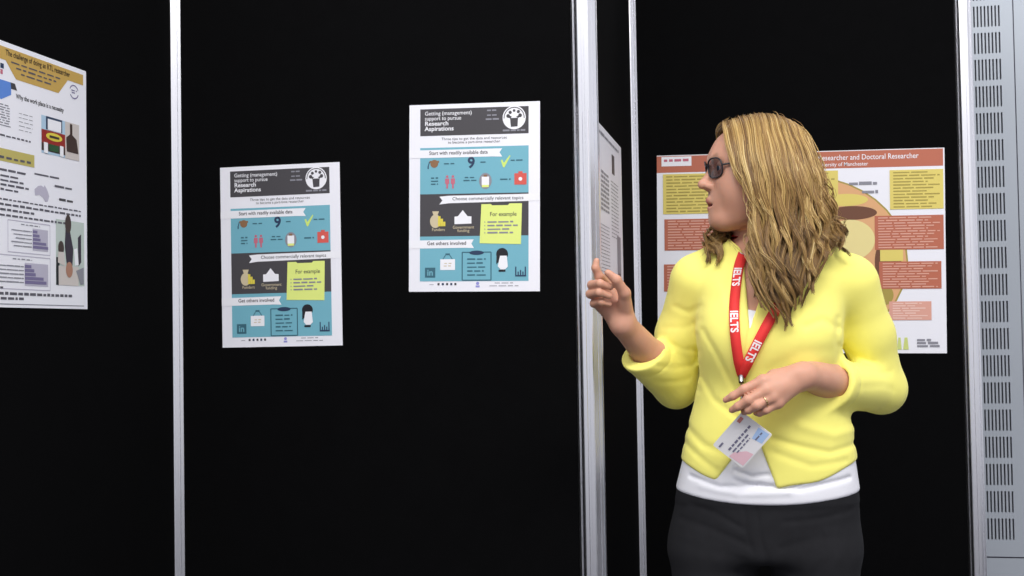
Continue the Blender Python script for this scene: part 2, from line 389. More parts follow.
    p.words(0.66, 0.80, 0.957, 0.004, GR, 61).words(0.62, 0.84, 0.972, 0.004, GR, 62).part('footer_mark')
    return p
blue_poster((-0.7985, YC, 1.7490), 0.2995, 0.4215, 'blue research poster hung higher, nearer the broad post', 0.018)
blue_poster((-1.2575, YC, 1.6262), 0.2915, 0.4185, 'blue research poster hung lower, nearer the left slim post', -0.005)

# yellow-headed poster on the left side board: local x runs away from the camera
XF = X_L + 0.01        # face of the left side board
def left_poster():
    y1 = at_side(86.2, 190, XF)[1]; zt = 1.7815; hh = 0.487; ww = 0.352
    y0 = y1 - ww
    p = Poster('yellow_header_poster', (XF, y0, zt), (0, 1, 0), ww, hh, 'white poster with a mustard header on the far left side board')
    p.rows = ((-1, 0.0, 0.02, 0.068, 0.150, 0.222, 0.262, 0.432, 0.470, 0.540, 0.602, 0.668, 0.722, 0.832, 0.945, 1.0, 2),
              (-1, 0.0, 0.02, 0.064, 0.130, 0.202, 0.237, 0.387, 0.440, 0.482, 0.537, 0.598, 0.670, 0.790, 0.930, 1.0, 2))
    DG_ = ink('print_grey', (92, 90, 100)); MU = ink('mustard', (196, 162, 90)); GY = ink('khaki_label', (190, 178, 104)); BL = ink('cornflower', (96, 138, 214)); LV = ink('lavender_grey', (186, 182, 200)); DV = ink('dark_lavender', (120, 112, 150))
    # header band with its trapezium
    hd = p.poly([(0.03, 0.02), (0.965, 0.02), (0.965, 0.068), (0.80, 0.068), (0.70, 0.150), (0.285, 0.150), (0.19, 0.075), (0.03, 0.075)], MU).part('header_banner')
    p.layer = 2
    p.text('The challenge of doing an RTL researcher', 0.19, 0.052, 0.0150, K_, 0.012, fit=0.63).part('title_lettering', parent=hd)
    for k in range(3): p.words(0.24 + 0.045 * k, 0.72 - 0.045 * k, 0.078 + 0.022 * k, 0.008, DG_, 70 + k, (0.03, 0.08), 0.018)
    p.part('author_lines', parent=hd)
    p.layer = 1
    p.ring(0.865, 0.118, 0.050, 0.008, DV, a0=0.3, a1=2.6).ring(0.865, 0.118, 0.050, 0.008, DV, a0=3.5, a1=5.9).words(0.835, 0.895, 0.114, 0.006, DV, 75).words(0.84, 0.89, 0.126, 0.006, DV, 76).part('round_seal')
    p.rect(0.10, 0.095, 0.14, 0.118, K_).rect(0.145, 0.095, 0.175, 0.118, NV).rect(0.10, 0.124, 0.14, 0.146, K_).rect(0.145, 0.124, 0.165, 0.146, PK).part('block_logo')
    p.poly([(0.02, 0.168), (0.24, 0.168), (0.24, 0.215), (0.15, 0.245), (0.02, 0.215)], BL).poly([(0.235, 0.168), (0.275, 0.168), (0.295, 0.192), (0.24, 0.192)], G_).part('blue_arrow')
    p.text('Why the work place is a necessity', 0.285, 0.222, 0.0125, K_, 0.02, fit=0.47).part('section_heading')
    for k in range(8): p.words(0.03, 0.225, 0.268 + 0.011 * k, 0.005, GR, 80 + k)
    p.rect(0.10, 0.352, 0.235, 0.356, GR)
    for k in range(5): p.words(0.31, 0.44, 0.285 + 0.018 * k, 0.003, GR, 90 + k)
    p.words(0.05, 0.42, 0.400, 0.008, DG_, 96, (0.02, 0.05)).part('text_block')
    # shop front picture
    SK = ink('pale_blue', (176, 204, 226)); RB = ink('brick_red', (150, 50, 46)); DG = ink('dark_green', (52, 88, 58)); BK = ink('umber', (70, 56, 52)); LN = ink('linen', (206, 198, 194))
    u0, v0, u1, v1 = 0.525, 0.262, 0.915, 0.432
    ph = p.rect(u0, v0, u1, v1, SK).part('shop_picture', 'small picture of a red shop front and a dark figure')
    p.layer = 2
    p.rect(u0, 0.325, 0.765, 0.420, RB).rect(0.57, 0.262, 0.735, 0.322, NV).rect(u0, 0.385, 0.765, 0.420, BK)
    p.rect(0.765, 0.262, u1, 0.432, LN); p.layer = 3
    p.rect(0.585, 0.272, 0.722, 0.322, W_).disc(0.65, 0.350, 0.083, GD, 0.30).rect(0.60, 0.385, 0.695, 0.415, DG).rect(0.545, 0.382, 0.585, 0.430, W_).rect(0.708, 0.382, 0.745, 0.430, W_)
    p.poly([(0.775, 0.335), (0.825, 0.312), (0.885, 0.335), (0.905, 0.400), (0.78, 0.400)], BK).rect(0.815, 0.268, 0.840, 0.325, BK); p.layer = 4
    p.rect(0.60, 0.345, 0.70, 0.356, BK).part('shop_front_print', parent=ph)
    p.layer = 1
    lb = p.rect(0.02, 0.445, 0.455, 0.492, GY).part('khaki_label')
    p.layer = 2; p.words(0.03, 0.44, 0.474, 0.009, DG_, 101, (0.03, 0.07), 0.02).part('label_lettering', parent=lb)
    p.layer = 1
    p.words(0.13, 0.37, 0.548, 0.011, DG_, 102, (0.06, 0.11)).part('column_heading')
    p.words(0.455, 0.70, 0.535, 0.012, DG_, 103, (0.08, 0.14)).part('column_heading')
    p.words(0.655, 0.835, 0.575, 0.010, DG_, 104, (0.06, 0.1)).part('column_heading')
    for k in range(4): p.words(0.14, 0.30 + 0.05 * (k % 3), 0.572 + 0.019 * k, 0.009, DG_, 110 + k, (0.03, 0.08)).rect(0.115, 0.563 + 0.019 * k, 0.122, 0.571 + 0.019 * k, G_)
    p.words(0.70, 0.86, 0.632, 0.012, G_, 116, (0.02, 0.08))
    for k in range(4): p.words(0.04, (0.93, 0.93, 0.45, 0.82)[k], 0.668 + 0.015 * k, 0.007, DG_, 120 + k, (0.02, 0.06))
    p.part('body_text')
    p.poly([(0.455, 0.602), (0.49, 0.585), (0.52, 0.580), (0.545, 0.586), (0.555, 0.575), (0.585, 0.600), (0.60, 0.622), (0.585, 0.645), (0.56, 0.648), (0.535, 0.630), (0.50, 0.622), (0.46, 0.628)], LV).part('map_outline')
    for nm, a0, b0, a1, b1 in (('bar_chart', 0.205, 0.722, 0.605, 0.832), ('bar_chart', 0.05, 0.842, 0.605, 0.945)):
        ch = p.line((a0, b0), (a1, b0), 0.004, LV).line((a0, b1), (a1, b1), 0.004, LV).line((a1, b0), (a1, b1), 0.004, LV).line((a0, b0), (a0, b1), 0.004, LV).rect((a0 + a1) / 2 + 0.03, b0 + 0.02, a1 - 0.02, b1 - 0.012, LV).words((a0 + a1) / 2 - 0.08, (a0 + a1) / 2 + 0.1, b0 + 0.012, 0.004, GR, 131).part(nm)
        p.layer = 2; mid = (a0 + a1) / 2 + 0.03
        for k in range(5):
            z = b0 + 0.026 + k * (b1 - b0 - 0.042) / 5
            p.rect(mid, z, mid + (0.045, 0.065, 0.075, 0.13, 0.15)[k] * (a1 - a0) / 0.40, z + 0.010, DV).words(a0 + 0.03 + 0.02 * (k % 3), mid - 0.01, z + 0.008, 0.004, GR, 140 + k, (0.05, 0.12), 0.004)
        p.part('chart_bars', parent=ch); p.layer = 1
    p.rect(0.02, 0.75, 0.125, 0.765, G_).part('dark_caption')
    ph = p.rect(0.665, 0.700, 0.965, 0.925, ink('pale_green', (190, 202, 196))).part('seated_people_picture', 'small picture of seated people in dark jackets')
    p.layer = 2
    DKP = ink('aubergine', (58, 48, 62)); SKN = ink('print_skin', (170, 124, 104))
    p.rect(0.665, 0.835, 0.70, 0.925, K_).poly([(0.765, 0.72), (0.80, 0.715), (0.845, 0.80), (0.835, 0.86), (0.775, 0.86), (0.755, 0.79)], DKP).poly([(0.895, 0.755), (0.93, 0.74), (0.93, 0.845), (0.90, 0.86)], DKP)
    p.rect(0.69, 0.862, 0.90, 0.925, LN); p.layer = 3
    p.disc(0.79, 0.712, 0.032, BK, 1.3).disc(0.715, 0.80, 0.030, BK, 1.2).poly([(0.685, 0.815), (0.745, 0.815), (0.755, 0.862), (0.68, 0.852)], LN).disc(0.80, 0.873, 0.036, SKN).poly([(0.85, 0.80), (0.885, 0.795), (0.90, 0.855), (0.86, 0.858)], W_).poly([(0.87, 0.875), (0.955, 0.862), (0.955, 0.918), (0.92, 0.92)], GR).part('people_print', parent=ph)
    p.layer = 1
    p.words(0.03, 0.16, 0.945, 0.008, DG_, 150).words(0.03, 0.83, 0.963, 0.009, DG_, 151, (0.02, 0.07)).words(0.03, 0.36, 0.977, 0.008, DG_, 152).line((0.03, 0.990), (0.96, 0.990), 0.004, GR).part('footer_text')
    p.o['label'] = 'white poster with a mustard header on the far left side board'
left_poster()

# rust coloured poster in the recess
def rust_poster():
    q0 = at(656.8, 155.8, YB); q1 = at(946.5, 352.8, YB)
    w, h = q1[0] - q0[0] + 0.009, 0.0
    zt = q0[2]; zb = (at(660.0, 353.0, YB)[2] + q1[2]) / 2; h = zt - zb - 0.005
    p = Poster('rust_header_poster', (q0[0], YB, zt), (1, 0, 0), w, h, 'wide rust and yellow poster hanging behind the woman', tilt=0.014)
    def f(px, py):
        q = at(px, py, YB); dx, dz = q[0] - q0[0], q[2] - zt
        return ((dx * math.cos(0.014) - dz * math.sin(0.014)) / w, -(dx * math.sin(0.014) + dz * math.cos(0.014)) / h)
    RU = ink('rust', (186, 106, 82)); PR = ink('pale_rust', (222, 164, 148)); TAN = ink('tan', (222, 170, 122)); YL = ink('pale_yellow', (224, 206, 110)); LR = ink('rust_line', (220, 168, 150)); RL = ink('faded_line', (240, 204, 192)); OL = ink('olive', (168, 150, 74)); MB_ = ink('mud_brown', (110, 70, 50)); CR = ink('cream', (232, 216, 150))
    def R(x0, y0, x1, y1, m):
        (a, b), (c, d) = f(x0, y0), f(x1, y1); return p.rect(a, b, c, d, m)
    hd = p.rect(0.0, 0.004, 0.995, 0.088, RU).part('header_banner')
    p.layer = 2
    lb = R(661.5, 157.2, 691.5, 165.8, W_).part('white_header_label', parent=hd)
    u, v = f(824, 159.3); p.text('Researcher and Doctoral Researcher', f(818, 160)[0], 0.047, 0.021, W_, 0.004, fit=f(918, 157)[0] - f(818, 160)[0])
    p.text('The University of Manchester', f(806, 166)[0], 0.077, 0.015, W_, 0.004, fit=f(868, 165)[0] - f(806, 166)[0]).part('title_lettering', parent=hd)
    p.layer = 3; p.words(f(664, 162)[0], f(690, 162)[0], f(664, 162)[1], 0.014, PK, 160, (0.01, 0.03), 0.006).part('label_lettering', parent=hd)
    p.layer = 1
    # ellipse picture
    (cu, cv) = f(803, 262); ru = 104 / 290.0; rv = 87 / 203.0
    def ell(cx, cy, rx, ry, m, n=40):
        p.poly([(cx + rx * math.cos(2 * math.pi * i / n), cy + ry * math.sin(2 * math.pi * i / n)) for i in range(n)], m)
    ell(cu, cv, ru, rv, OL); p.layer = 2; ell(cu, cv, ru - 0.006, rv - 0.008, TAN)
    pic = p.part('oval_picture', 'large oval tan picture with a thin dark rim')
    p.layer = 3
    (a, b) = f(846, 200); ell(a, b, 0.075, 0.030, YL)
    (a, b) = f(852, 213); ell(a, b, 0.085, 0.034, MB_)
    (a, b) = f(850, 240); ell(a, b, 0.085, 0.10, CR)
    (a, b) = f(888, 262); ell(a, b, 0.045, 0.12, MB_)
    (a, b) = f(884, 295); ell(a, b, 0.032, 0.05, OL)
    R(880, 250, 903, 261, YL).part('oval_picture_shapes', parent=pic)
    # text boxes over it
    p.layer = 4
    boxes = [(663, 174.5, 733, 213, YL, OL, 9), (800, 171.5, 838.3, 209, YL, OL, 9), (889.5, 170.3, 943.5, 208.5, YL, OL, 9), (664.5, 219.5, 745, 249.5, RU, LR, 8), (874.5, 216, 943.8, 249, RU, LR, 9), (664, 264.5, 740, 291, RU, LR, 6), (879, 261.8, 941.5, 288.5, RU, LR, 7), (889, 301.5, 931.5, 320, PR, RL, 4), (664, 306, 740, 328, PR, RL, 4)]
    for i, (x0, y0, x1, y1, m, tm, n) in enumerate(boxes):
        p.layer = 4; bx = R(x0, y0, x1, y1, m).part('text_box')
        p.layer = 5; (a, b), (c, d) = f(x0, y0), f(x1, y1)
        n += 3
        for k in range(n):
            p.words(a + 0.012, c - 0.012 - 0.02 * ((k * 7 + i) % 3), b + (d - b) * (k + 1.0) / (n + 0.6), 0.42 * (d - b) / n, tm, 200 + 20 * i + k, (0.02, 0.06), 0.006)
        p.part('text_lines', parent=bx)
    p.layer = 4
    for (x0, x1, y) in ((849, 877, 185.2), (862, 878, 193.5)):
        a, b = f(x0, y); p.words(a, f(x1, y)[0], b, 0.016, GR, int(x0), (0.03, 0.05), 0.004)
    p.part('grey_logo')
    LM = ink('lime_logo', (206, 216, 130))
    for x0, x1 in ((897, 901.5), (903, 908.5)):
        a, b = f(x0, 349.5); c, d = f(x1, 337.5); p.poly([(a, b), (a + 0.3 * (c - a), d), (c - 0.2 * (c - a), d), (c, b)], LM)
    p.part('lime_logo')
    for k in range(3): a, b = f(917, 341 + 3 * k); p.words(a, f((931, 938, 941)[k], 341)[0], b, 0.012, GR, 400 + k, (0.02, 0.04), 0.006)
    p.part('footer_lines')
rust_poster()

# grey poster on the narrow side board, seen at a grazing angle
def side_poster():
    X = X_MID + 0.01
    y1 = at_side(621.5, 200, X)[1]; y0 = at_side(595.0, 200, X)[1] - 0.10
    zt = at_side(621.5, 149, X)[2]; zb = at_side(621.5, 291, X)[2]; w, h = y1 - y0, zt - zb
    p = Poster('side_board_poster', (X, y0, zt), (0, 1, 0), w, h, 'grey text poster seen edge-on on the narrow side board')
    def f(px, py):
        q = at_side(px, py, X); return ((q[1] - y0) / w, (zt - q[2]) / h)
    a, b = f(611, 154); c, d = f(614, 176); p.rect(a, b, c, d, G_).part('dark_picture')
    a, b = f(616.5, 236); c, d = f(620.8, 283); p.rect(a, b, c, d, GR).rect(a + 0.02, d - 0.06, c - 0.02, d - 0.01, G_).part('grey_picture')
    for k in range(9):
        a, b = f(600.5, 172 + 4.6 * k); c, d = f(608, 172); p.words(a, c, b, 0.018, GR, 500 + k, (0.03, 0.08), 0.01)
    p.part('text_column')
    for k in range(16): p.words(0.62, 0.86, 0.30 + 0.024 * k, 0.007, GR, 520 + k, (0.03, 0.08), 0.01)
    p.part('text_column')
    for k in range(14): p.words(0.06, 0.55, 0.62 + 0.022 * k, 0.006, GR, 540 + k, (0.03, 0.08), 0.01)
    p.part('text_column')
    p.words(0.1, 0.9, 0.06, 0.02, GR, 560, (0.05, 0.12)).part('heading_lettering')
side_poster()

# ------------------------------------------------------------------ the woman: shapes are blended distance fields turned into surfaces
YP = 2.65                          # upright plane through the middle of her body
def P(px, py, dy=0.0): return np.array(at(px, py, YP + dy))
rng = np.random.default_rng(7)

def smin(a, b, k):
    h = np.clip(0.5 + 0.5 * (b - a) / k, 0, 1); return b + (a - b) * h - k * h * (1 - h)
def smax(a, b, k): return -smin(-a, -b, k)
def cone(p, a, b, ra, rb):
    ba = b - a; t = np.clip(((p - a) @ ba) / (ba @ ba), 0, 1); q = p - a - t[:, None] * ba
    return np.sqrt((q * q).sum(1)) - (ra + (rb - ra) * t)
def ell(p, c, r):
    q = (p - c) / np.array(r); k0 = np.sqrt((q * q).sum(1)) + 1e-9; q2 = (p - c) / np.array(r) ** 2
    return k0 * (k0 - 1) / (np.sqrt((q2 * q2).sum(1)) + 1e-9)
def chain(p, pts, rs, k=0.01):
    d = None
    for i in range(len(pts) - 1):
        e = cone(p, pts[i], pts[i + 1], rs[i], rs[i + 1]); d = e if d is None else smin(d, e, k)
    return d
def catmull(t, ys, n=240):
    ts = np.linspace(t[0], t[-1], n); out = np.empty((n, ys.shape[1])); m = np.gradient(ys, t, axis=0)
    for i, x in enumerate(ts):
        j = min(max(np.searchsorted(t, x) - 1, 0), len(t) - 2); h = t[j + 1] - t[j]; s = (x - t[j]) / h
        out[i] = (2 * s**3 - 3 * s**2 + 1) * ys[j] + (s**3 - 2 * s**2 + s) * h * m[j] + (-2 * s**3 + 3 * s**2) * ys[j + 1] + (s**3 - s**2) * h * m[j + 1]
    return ts, out

# --- trunk sections: picture row, left and right edge, front, back
SEC = [(250, 722, 822, -.030, .075), (262, 709, 836, -.055, .085), (275, 702, 843, -.075, .092), (300, 701, 842, -.100, .096), (330, 702, 837, -.114, .096),
       (360, 703, 837, -.108, .092), (400, 700, 841, -.101, .086), (430, 692, 847, -.104, .086), (460, 686, 852, -.107, .092),
       (485, 681, 855, -.104, .105), (505, 677, 857, -.100, .116), (530, 673, 858, -.096, .120), (556, 674, 856, -.092, .115), (575, 677, 854, -.09, .105)]
_t = np.array([at(768, s[0], YP)[2] for s in SEC])[::-1]
_v = np.array([[P(s[1], s[0])[0], P(s[2], s[0])[0], YP + s[3], YP + s[4]] for s in SEC])[::-1]
_tz, _tv = catmull(_t, _v)
Z_TOP = _t[-1]; Z_CROTCH = at(768, 557, YP)[2]
def trunk(p, off=0.0):
    z = p[:, 2]; c = [np.interp(z, _tz, _tv[:, i]) for i in range(4)]
    cx = (c[0] + c[1]) / 2; rx = (c[1] - c[0]) / 2; cy = (c[2] + c[3]) / 2; ry = (c[3] - c[2]) / 2
    qx = p[:, 0] - cx; qy = p[:, 1] - cy
    k = (np.abs(qx / rx) ** 2.35 + np.abs(qy / ry) ** 2.35) ** (1 / 2.35) + 1e-6
    r = np.sqrt(qx * qx + qy * qy); d = (1 - 1 / k) * r
    d = np.maximum(d, -0.12)
    for px in (737, 800):           # bust
        d = smin(d, ell(p, P(px, 338, -0.072), (0.058, 0.050, 0.060)), 0.045)
    return d - off
sh_r, el_r, wr_r = P(695, 283, .015), P(677, 387, .075), P(623, 324, -.100)      # her right arm (on the left in view)
sh_l, el_l, wr_l = P(852, 285, .015), P(880, 389, .085), P(804, 376, -.150)      # her left arm
neck_lo, neck_hi = P(768, 252, .025), P(757, 215, .0)
def shoulders(p, off=0.0):
    d = cone(p, P(765, 246, .03), P(701, 279, .015), 0.050 + off, 0.042 + off)
    return smin(d, cone(p, P(767, 246, .03), P(845, 281, .015), 0.050 + off, 0.043 + off), 0.03)

# --- head: own axes (fwd, left, up)
YAW = math.radians(17)
HF = np.array([-math.cos(YAW), -math.sin(YAW), 0.0]); HL = np.cross([0, 0, 1.0], HF); HU = np.array([0, 0, 1.0])
HC = P(756.5, 171.5, -.005)
HM = np.stack([HL, HF, HU])        # rows; local = HM @ (p - HC)
def hloc(p): return (p - HC) @ HM.T
def hw(x, y, z): return HC + HM.T @ np.array([x, y, z])
def head(pw):
    p = hloc(pw); A = np.array; ax = np.abs(p[:, 0]); q = np.stack([ax, p[:, 1], p[:, 2]], 1)   # mirrored halves
    d = ell(p, A([0, -.010, .024]), (.072, .091, .077))
    d = smin(d, ell(p, A([0, .028, -.032]), (.060, .060, .076)), .035)
    d = smin(d, ell(p, A([0, .043, .026]), (.053, .045, .048)), .035)
    d = smin(d, cone(q, A([.044, .0, -.062]), A([.014, .066, -.096]), .018, .019), .045)         # jaw line
    d = smin(d, ell(p, A([0, .079, -.096]), (.019, .016, .014)), .026)                             # chin
    d = smin(d, ell(q, A([.036, .055, -.036]), (.030, .030, .036)), .03)                            # cheek
    d = smin(d, cone(q, A([.012, .083, .022]), A([.043, .068, .020]), .008, .007), .022)            # brow ridge
    d = smax(d, -ell(q, A([.031, .101, .004]), (.017, .020, .012)), .016)                           # eye socket
    ball = ell(q, A([.031, .0770, .004]), (.0134, .0134, .0134))
    slit = ell(q, A([.031, .0925, .003]), (.0125, .014, .0045))
    d = smin(d, smax(ball, -slit, .002), .005)                                                      # lids round the eye
    d = smin(d, cone(p, A([0, .083, .010]), A([0, .1075, -.022]), .0075, .0085), .012)             # bridge
    d = smin(d, ell(p, A([0, .1110, -.0262]), (.0090, .0098, .0086)), .007)                         # tip
    d = smin(d, ell(q, A([.0110, .0985, -.0300]), (.0068, .0095, .0068)), .007)                     # wings
    d = smax(d, -ell(q, A([.0058, .1030, -.0368]), (.0034, .0056, .0036)), .003)                    # nostrils
    d = smin(d, ell(p, A([0, .081, -.060]), (.026, .016, .022)), .02)                               # mouth mound
    up = cone(q, A([.002, .0990, -.0575]), A([.021, .086, -.0655]), .0060, .0028)
    lo = cone(q, A([.000, .0960, -.0735]), A([.020, .085, -.0700]), .0060, .0028)
    d = smin(d, up, .006); d = smin(d, lo, .006)
    d = smax(d, -ell(p, A([0, .096, -.0675]), (.0175, .014, .0027)), .003)                          # lips parted
    e = ell(q, A([.076, -.012, -.008]), (.008, .018, .030)); e = smax(e, -ell(q, A([.084, -.010, -.004]), (.007, .010, .018)), .004)
    return smin(d, e, .006)

# --- hands
RF = [  # her right hand, loosely closed and lifted: knuckle, middle joint, end joint, tip
    [P(607, 283, -.105), P(599, 276, -.142), P(595.5, 268, -.150), P(596.5, 261, -.150)],
    [P(601, 289, -.100), P(592, 285, -.140), P(600, 283.5, -.164), P(610, 287, -.152)],
    [P(599, 297.5, -.097), P(590.5, 294, -.138), P(599, 292.5, -.163), P(609.5, 296, -.150)],
    [P(601, 306.5, -.095), P(594, 303.5, -.130), P(601, 302, -.150), P(609, 304, -.140)]]
RR = [(.0105, .0088, .0075, .0062), (.0108, .0090, .0078, .0068), (.0104, .0088, .0076, .0066), (.0095, .0078, .0068, .0058)]
RT = [P(627, 309, -.112), P(624.5, 293, -.142), P(616.5, 280, -.160), P(608, 273, -.165)]
LF = [
    [P(763, 381, -.190), P(744, 389.5, -.197), P(733, 396, -.194), P(725.5, 400, -.188)],
    [P(767, 390, -.196), P(748, 400, -.205), P(738, 406.5, -.200), P(732, 410, -.192)],
    [P(772, 397, -.194), P(757, 405.5, -.207), P(748.5, 410, -.198), P(744, 412, -.186)],
    [P(778, 403, -.187), P(766, 410, -.196), P(759.5, 413, -.190), P(756, 413, -.182)]]
LR_ = [(.0108, .0088, .0075, .0058), (.0110, .0090, .0078, .0062), (.0104, .0086, .0075, .0060), (.0094, .0076, .0066, .0055)]
LT = [P(790, 372, -.172), P(774, 376, -.168), P(757, 386, -.163), P(746, 397, -.164)]
def hand(p, wr, fs, rs, th, pr):
    d = cone(p, wr, (fs[1][0] + fs[2][0] + wr) / 3, pr[0], pr[1])
    for f, r in zip(fs, rs): d = smin(d, cone(p, wr + (f[0] - wr) * .25, f[0], pr[1] * .92, r[0] * 1.12), .010)
    d = smin(d, cone(p, th[0] + (wr - th[0]) * .35, th[1], .0165, .0115), .012)
    fd = None
    for f, r in zip(fs, rs):
        e = chain(p, f, r, .004); fd = e if fd is None else np.minimum(fd, e)
    d = smin(d, fd, .006)
    return smin(d, chain(p, th[1:], (.0112, .0095, .0072), .004), .006)
def hand_r(p): return hand(p, wr_r, RF, RR, RT, (.0235, .0165))
def hand_l(p): return hand(p, wr_l, LF, LR_, LT, (.0240, .0165))
def legs(p, off=0.0):
    d = None
    for hx, kx, axx in ((714.5, 716, 722), (815, 813, 808)):
        h = P(hx, 552, .005); k = np.array([P(kx, 552)[0], YP + .0, .47]); a = np.array([P(axx, 552)[0], YP + .045, .085])
        e = smin(cone(p, h, k, 0.084 + off, .060 + off), cone(p, k, a, .056 + off, .038 + off), .02)
        e = smin(e, cone(p, np.array([k[0], YP + .035, .38]), np.array([k[0], YP + .04, .25]), .050 + off, .040 + off), .02)
        d = e if d is None else np.minimum(d, e)
    return d
def foot(p, x, off=0.0):
    a = np.array([x, YP + .05, .045]); b = np.array([x, YP - .12, .028])
    d = smin(cone(p, a, b, .040 + off, .028 + off), ell(p, np.array([x, YP - .09, .030]), (.042 + off, .07 + off, .028 + off)), .02)
    return smax(d, .004 - off - p[:, 2], .006)
FX = (P(722, 552)[0], P(808, 552)[0])

class Group:
    def __init__(s, fn, pts, pad, k): 
        pts = np.array(pts); s.fn = fn; s.lo = pts.min(0) - pad; s.hi = pts.max(0) + pad; s.k = k
def blend(p, base, groups):
    d = base
    for g in groups:
        m = np.all((p > g.lo) & (p < g.hi), 1)
        if m.any(): d[m] = smin(d[m], g.fn(p[m]), g.k)
    return d
G_HEAD = Group(head, [hw(-.1, -.12, -.13), hw(.1, .13, .13), hw(.1, -.12, -.13), hw(-.1, .13, .13)], .03, .012)
G_NECK = Group(lambda p: chain(p, [P(768, 262, .03), P(762, 232, .022), hw(0, -.028, -.055)], (.058, .050, .052), .02), [neck_lo, neck_hi], .14, .022)
G_SHO = Group(shoulders, [P(690, 240), P(860, 290)], .13, .03)
def arm_r(p): return chain(p, [sh_r, P(683, 335, .045), el_r, P(653, 359, -.004), wr_r], (.043, .040, .036, .0335, .0245), .02)
def arm_l(p): return chain(p, [sh_l, P(867, 335, .05), el_l, P(846, 384, -.022), wr_l], (.045, .041, .038, .0365, .0255), .02)
G_ARMR = Group(arm_r, [sh_r, el_r, wr_r], .11, .025); G_ARML = Group(arm_l, [sh_l, el_l, wr_l], .11, .025)
G_HANDR = Group(hand_r, [wr_r] + [q for f in RF for q in f] + RT, .045, .012); G_HANDL = Group(hand_l, [wr_l] + [q for f in LF for q in f] + LT, .045, .012)
def in_trunk(p, off=0.0):
    d = np.full(len(p), .3); m = (p[:, 2] > Z_CROTCH - .16) & (p[:, 2] < Z_TOP + .10) & (np.abs(p[:, 0] - P(768, 400)[0]) < .36)
    if m.any():
        q = p[m]; e = trunk(q, off); e = smax(e, q[:, 2] - (Z_TOP - .012 + off), .05)
        d[m] = smax(e, (Z_CROTCH - .005) - q[:, 2], .03)
    return d
G_LEGS = Group(lambda p: smin(legs(p), np.minimum(foot(p, FX[0]), foot(p, FX[1])), .02), [(FX[0] - .1, YP - .2, 0), (FX[1] + .1, YP + .15, Z_CROTCH + .06)], .06, .03)
def body_f(p):
    d = in_trunk(p)
    return blend(p, d, [G_SHO, G_NECK, G_LEGS, G_ARMR, G_ARML, G_HEAD, G_HANDR, G_HANDL])

# --- clothes
CUFF_R = (P(641, 364, -.026), P(623, 324, -.100)); CUFF_L = (P(843, 388, -.042), wr_l)
def cuffed(p, upper, fore, cw, arm, end):
    """forearm sleeve with a flat end, a turned band and a hollow for the arm, joined to the upper sleeve"""
    ax = (cw[1] - cw[0]) / np.linalg.norm(cw[1] - cw[0]); t = (p - cw[0]) @ ax
    e = fore(p) - .0016 * np.exp(-((t - end + .012) / .012) ** 2) + .0014 * np.exp(-((t - end + .030) / .0022) ** 2)
    e = smax(e, t - end, .005)
    e = smax(e, -np.maximum(arm(p) - .0025, end - .010 - t), .003)
    return smin(e, upper(p), .018)
def sleeve_r(p):
    return cuffed(p, lambda q: chain(q, [sh_r, P(680, 335, .045), P(676, 385, .070)], (.050, .0470, .0425), .022),
                  lambda q: cone(q, P(676, 387, .073), P(633, 344, -.065), .0445, .0440), CUFF_R, arm_r, .020)
def sleeve_l(p):
    return cuffed(p, lambda q: chain(q, [sh_l, P(868, 335, .05), P(881, 388, .080)], (.052, .0490, .0475), .022),
                  lambda q: cone(q, P(881, 389, .084), P(823, 383, -.094), .0490, .0455), CUFF_L, arm_l, .034)
def seg2(x, z, a, b):
    ax, az = a; bx, bz = b; dx, dz = bx - ax, bz - az; t = np.clip(((x - ax) * dx + (z - az) * dz) / (dx * dx + dz * dz), 0, 1)
    return np.hypot(x - ax - t * dx, z - az - t * dz), t
def folds(p, lst):
    """soft creases: (picture polyline, depth, width), on the front only"""
    s = np.zeros(len(p)); fr = p[:, 1] < YP + .03
    x, z = p[fr, 0], p[fr, 2]; acc = np.zeros(len(x))
    for pl, A, w in lst:
        q = [P(*c, -.1)[[0, 2]] for c in pl]; best = None
        for i in range(len(q) - 1):
            dd, t = seg2(x, z, q[i], q[i + 1]); best = dd if best is None else np.minimum(best, dd)
        acc += A * np.exp(-(best / w) ** 2)
    s[fr] = acc; return s
def wob(p, s, seed, n=5):
    r = np.random.default_rng(seed); o = np.zeros(len(p))
    for _ in range(n):
        k = r.normal(size=3); k *= s * r.uniform(.6, 1.5) / np.linalg.norm(k); o += np.sin(p @ k + r.uniform(0, 6.28))
    return o / n
CARD_FOLDS = [([(773, 438), (800, 446), (830, 453), (857, 447)], .0035, .007), ([(775, 452), (812, 466), (846, 462)], .002, .007), ([(800, 425), (835, 436), (857, 432)], -.003, .010),
              ([(703, 330), (716, 352), (735, 390)], .0025, .006), ([(697, 372), (714, 400), (738, 418)], .0025, .007), ([(686, 430), (704, 446), (722, 452)], .003, .008), ([(684, 446), (702, 460), (716, 470)], .0025, .007),
              ([(752, 322), (746, 350), (742, 380), (748, 420), (752, 438)], .003, .004),
              ([(838, 318), (836.5, 340), (840, 366)], .0026, .006), ([(806, 326), (822, 320), (838, 328)], .003, .008), ([(672, 306), (686, 312), (700, 306)], .0016, .006), ([(660, 328), (682, 328), (700, 320)], .0010, .006),
              ([(696, 336), (694, 365), (697, 392)], .0025, .006), ([(840, 346), (856, 356), (878, 364)], .0014, .006), ([(856, 366), (884, 376), (912, 372)], .0014, .006), ([(862, 388), (888, 388), (912, 398)], .0012, .007),
              ([(666, 344), (680, 350), (698, 352)], .0014, .006), ([(655, 366), (672, 370), (698, 366)], .0016, .006), ([(654, 384), (674, 384), (698, 378)], .0014, .006), ([(720, 290), (735, 330), (742, 370)], -.002, .012), ([(770, 370), (800, 352), (830, 350)], .0015, .012)]
HEM_C = at(768, 488, YP - .105)[2]; XC = P(768, 480)[0]
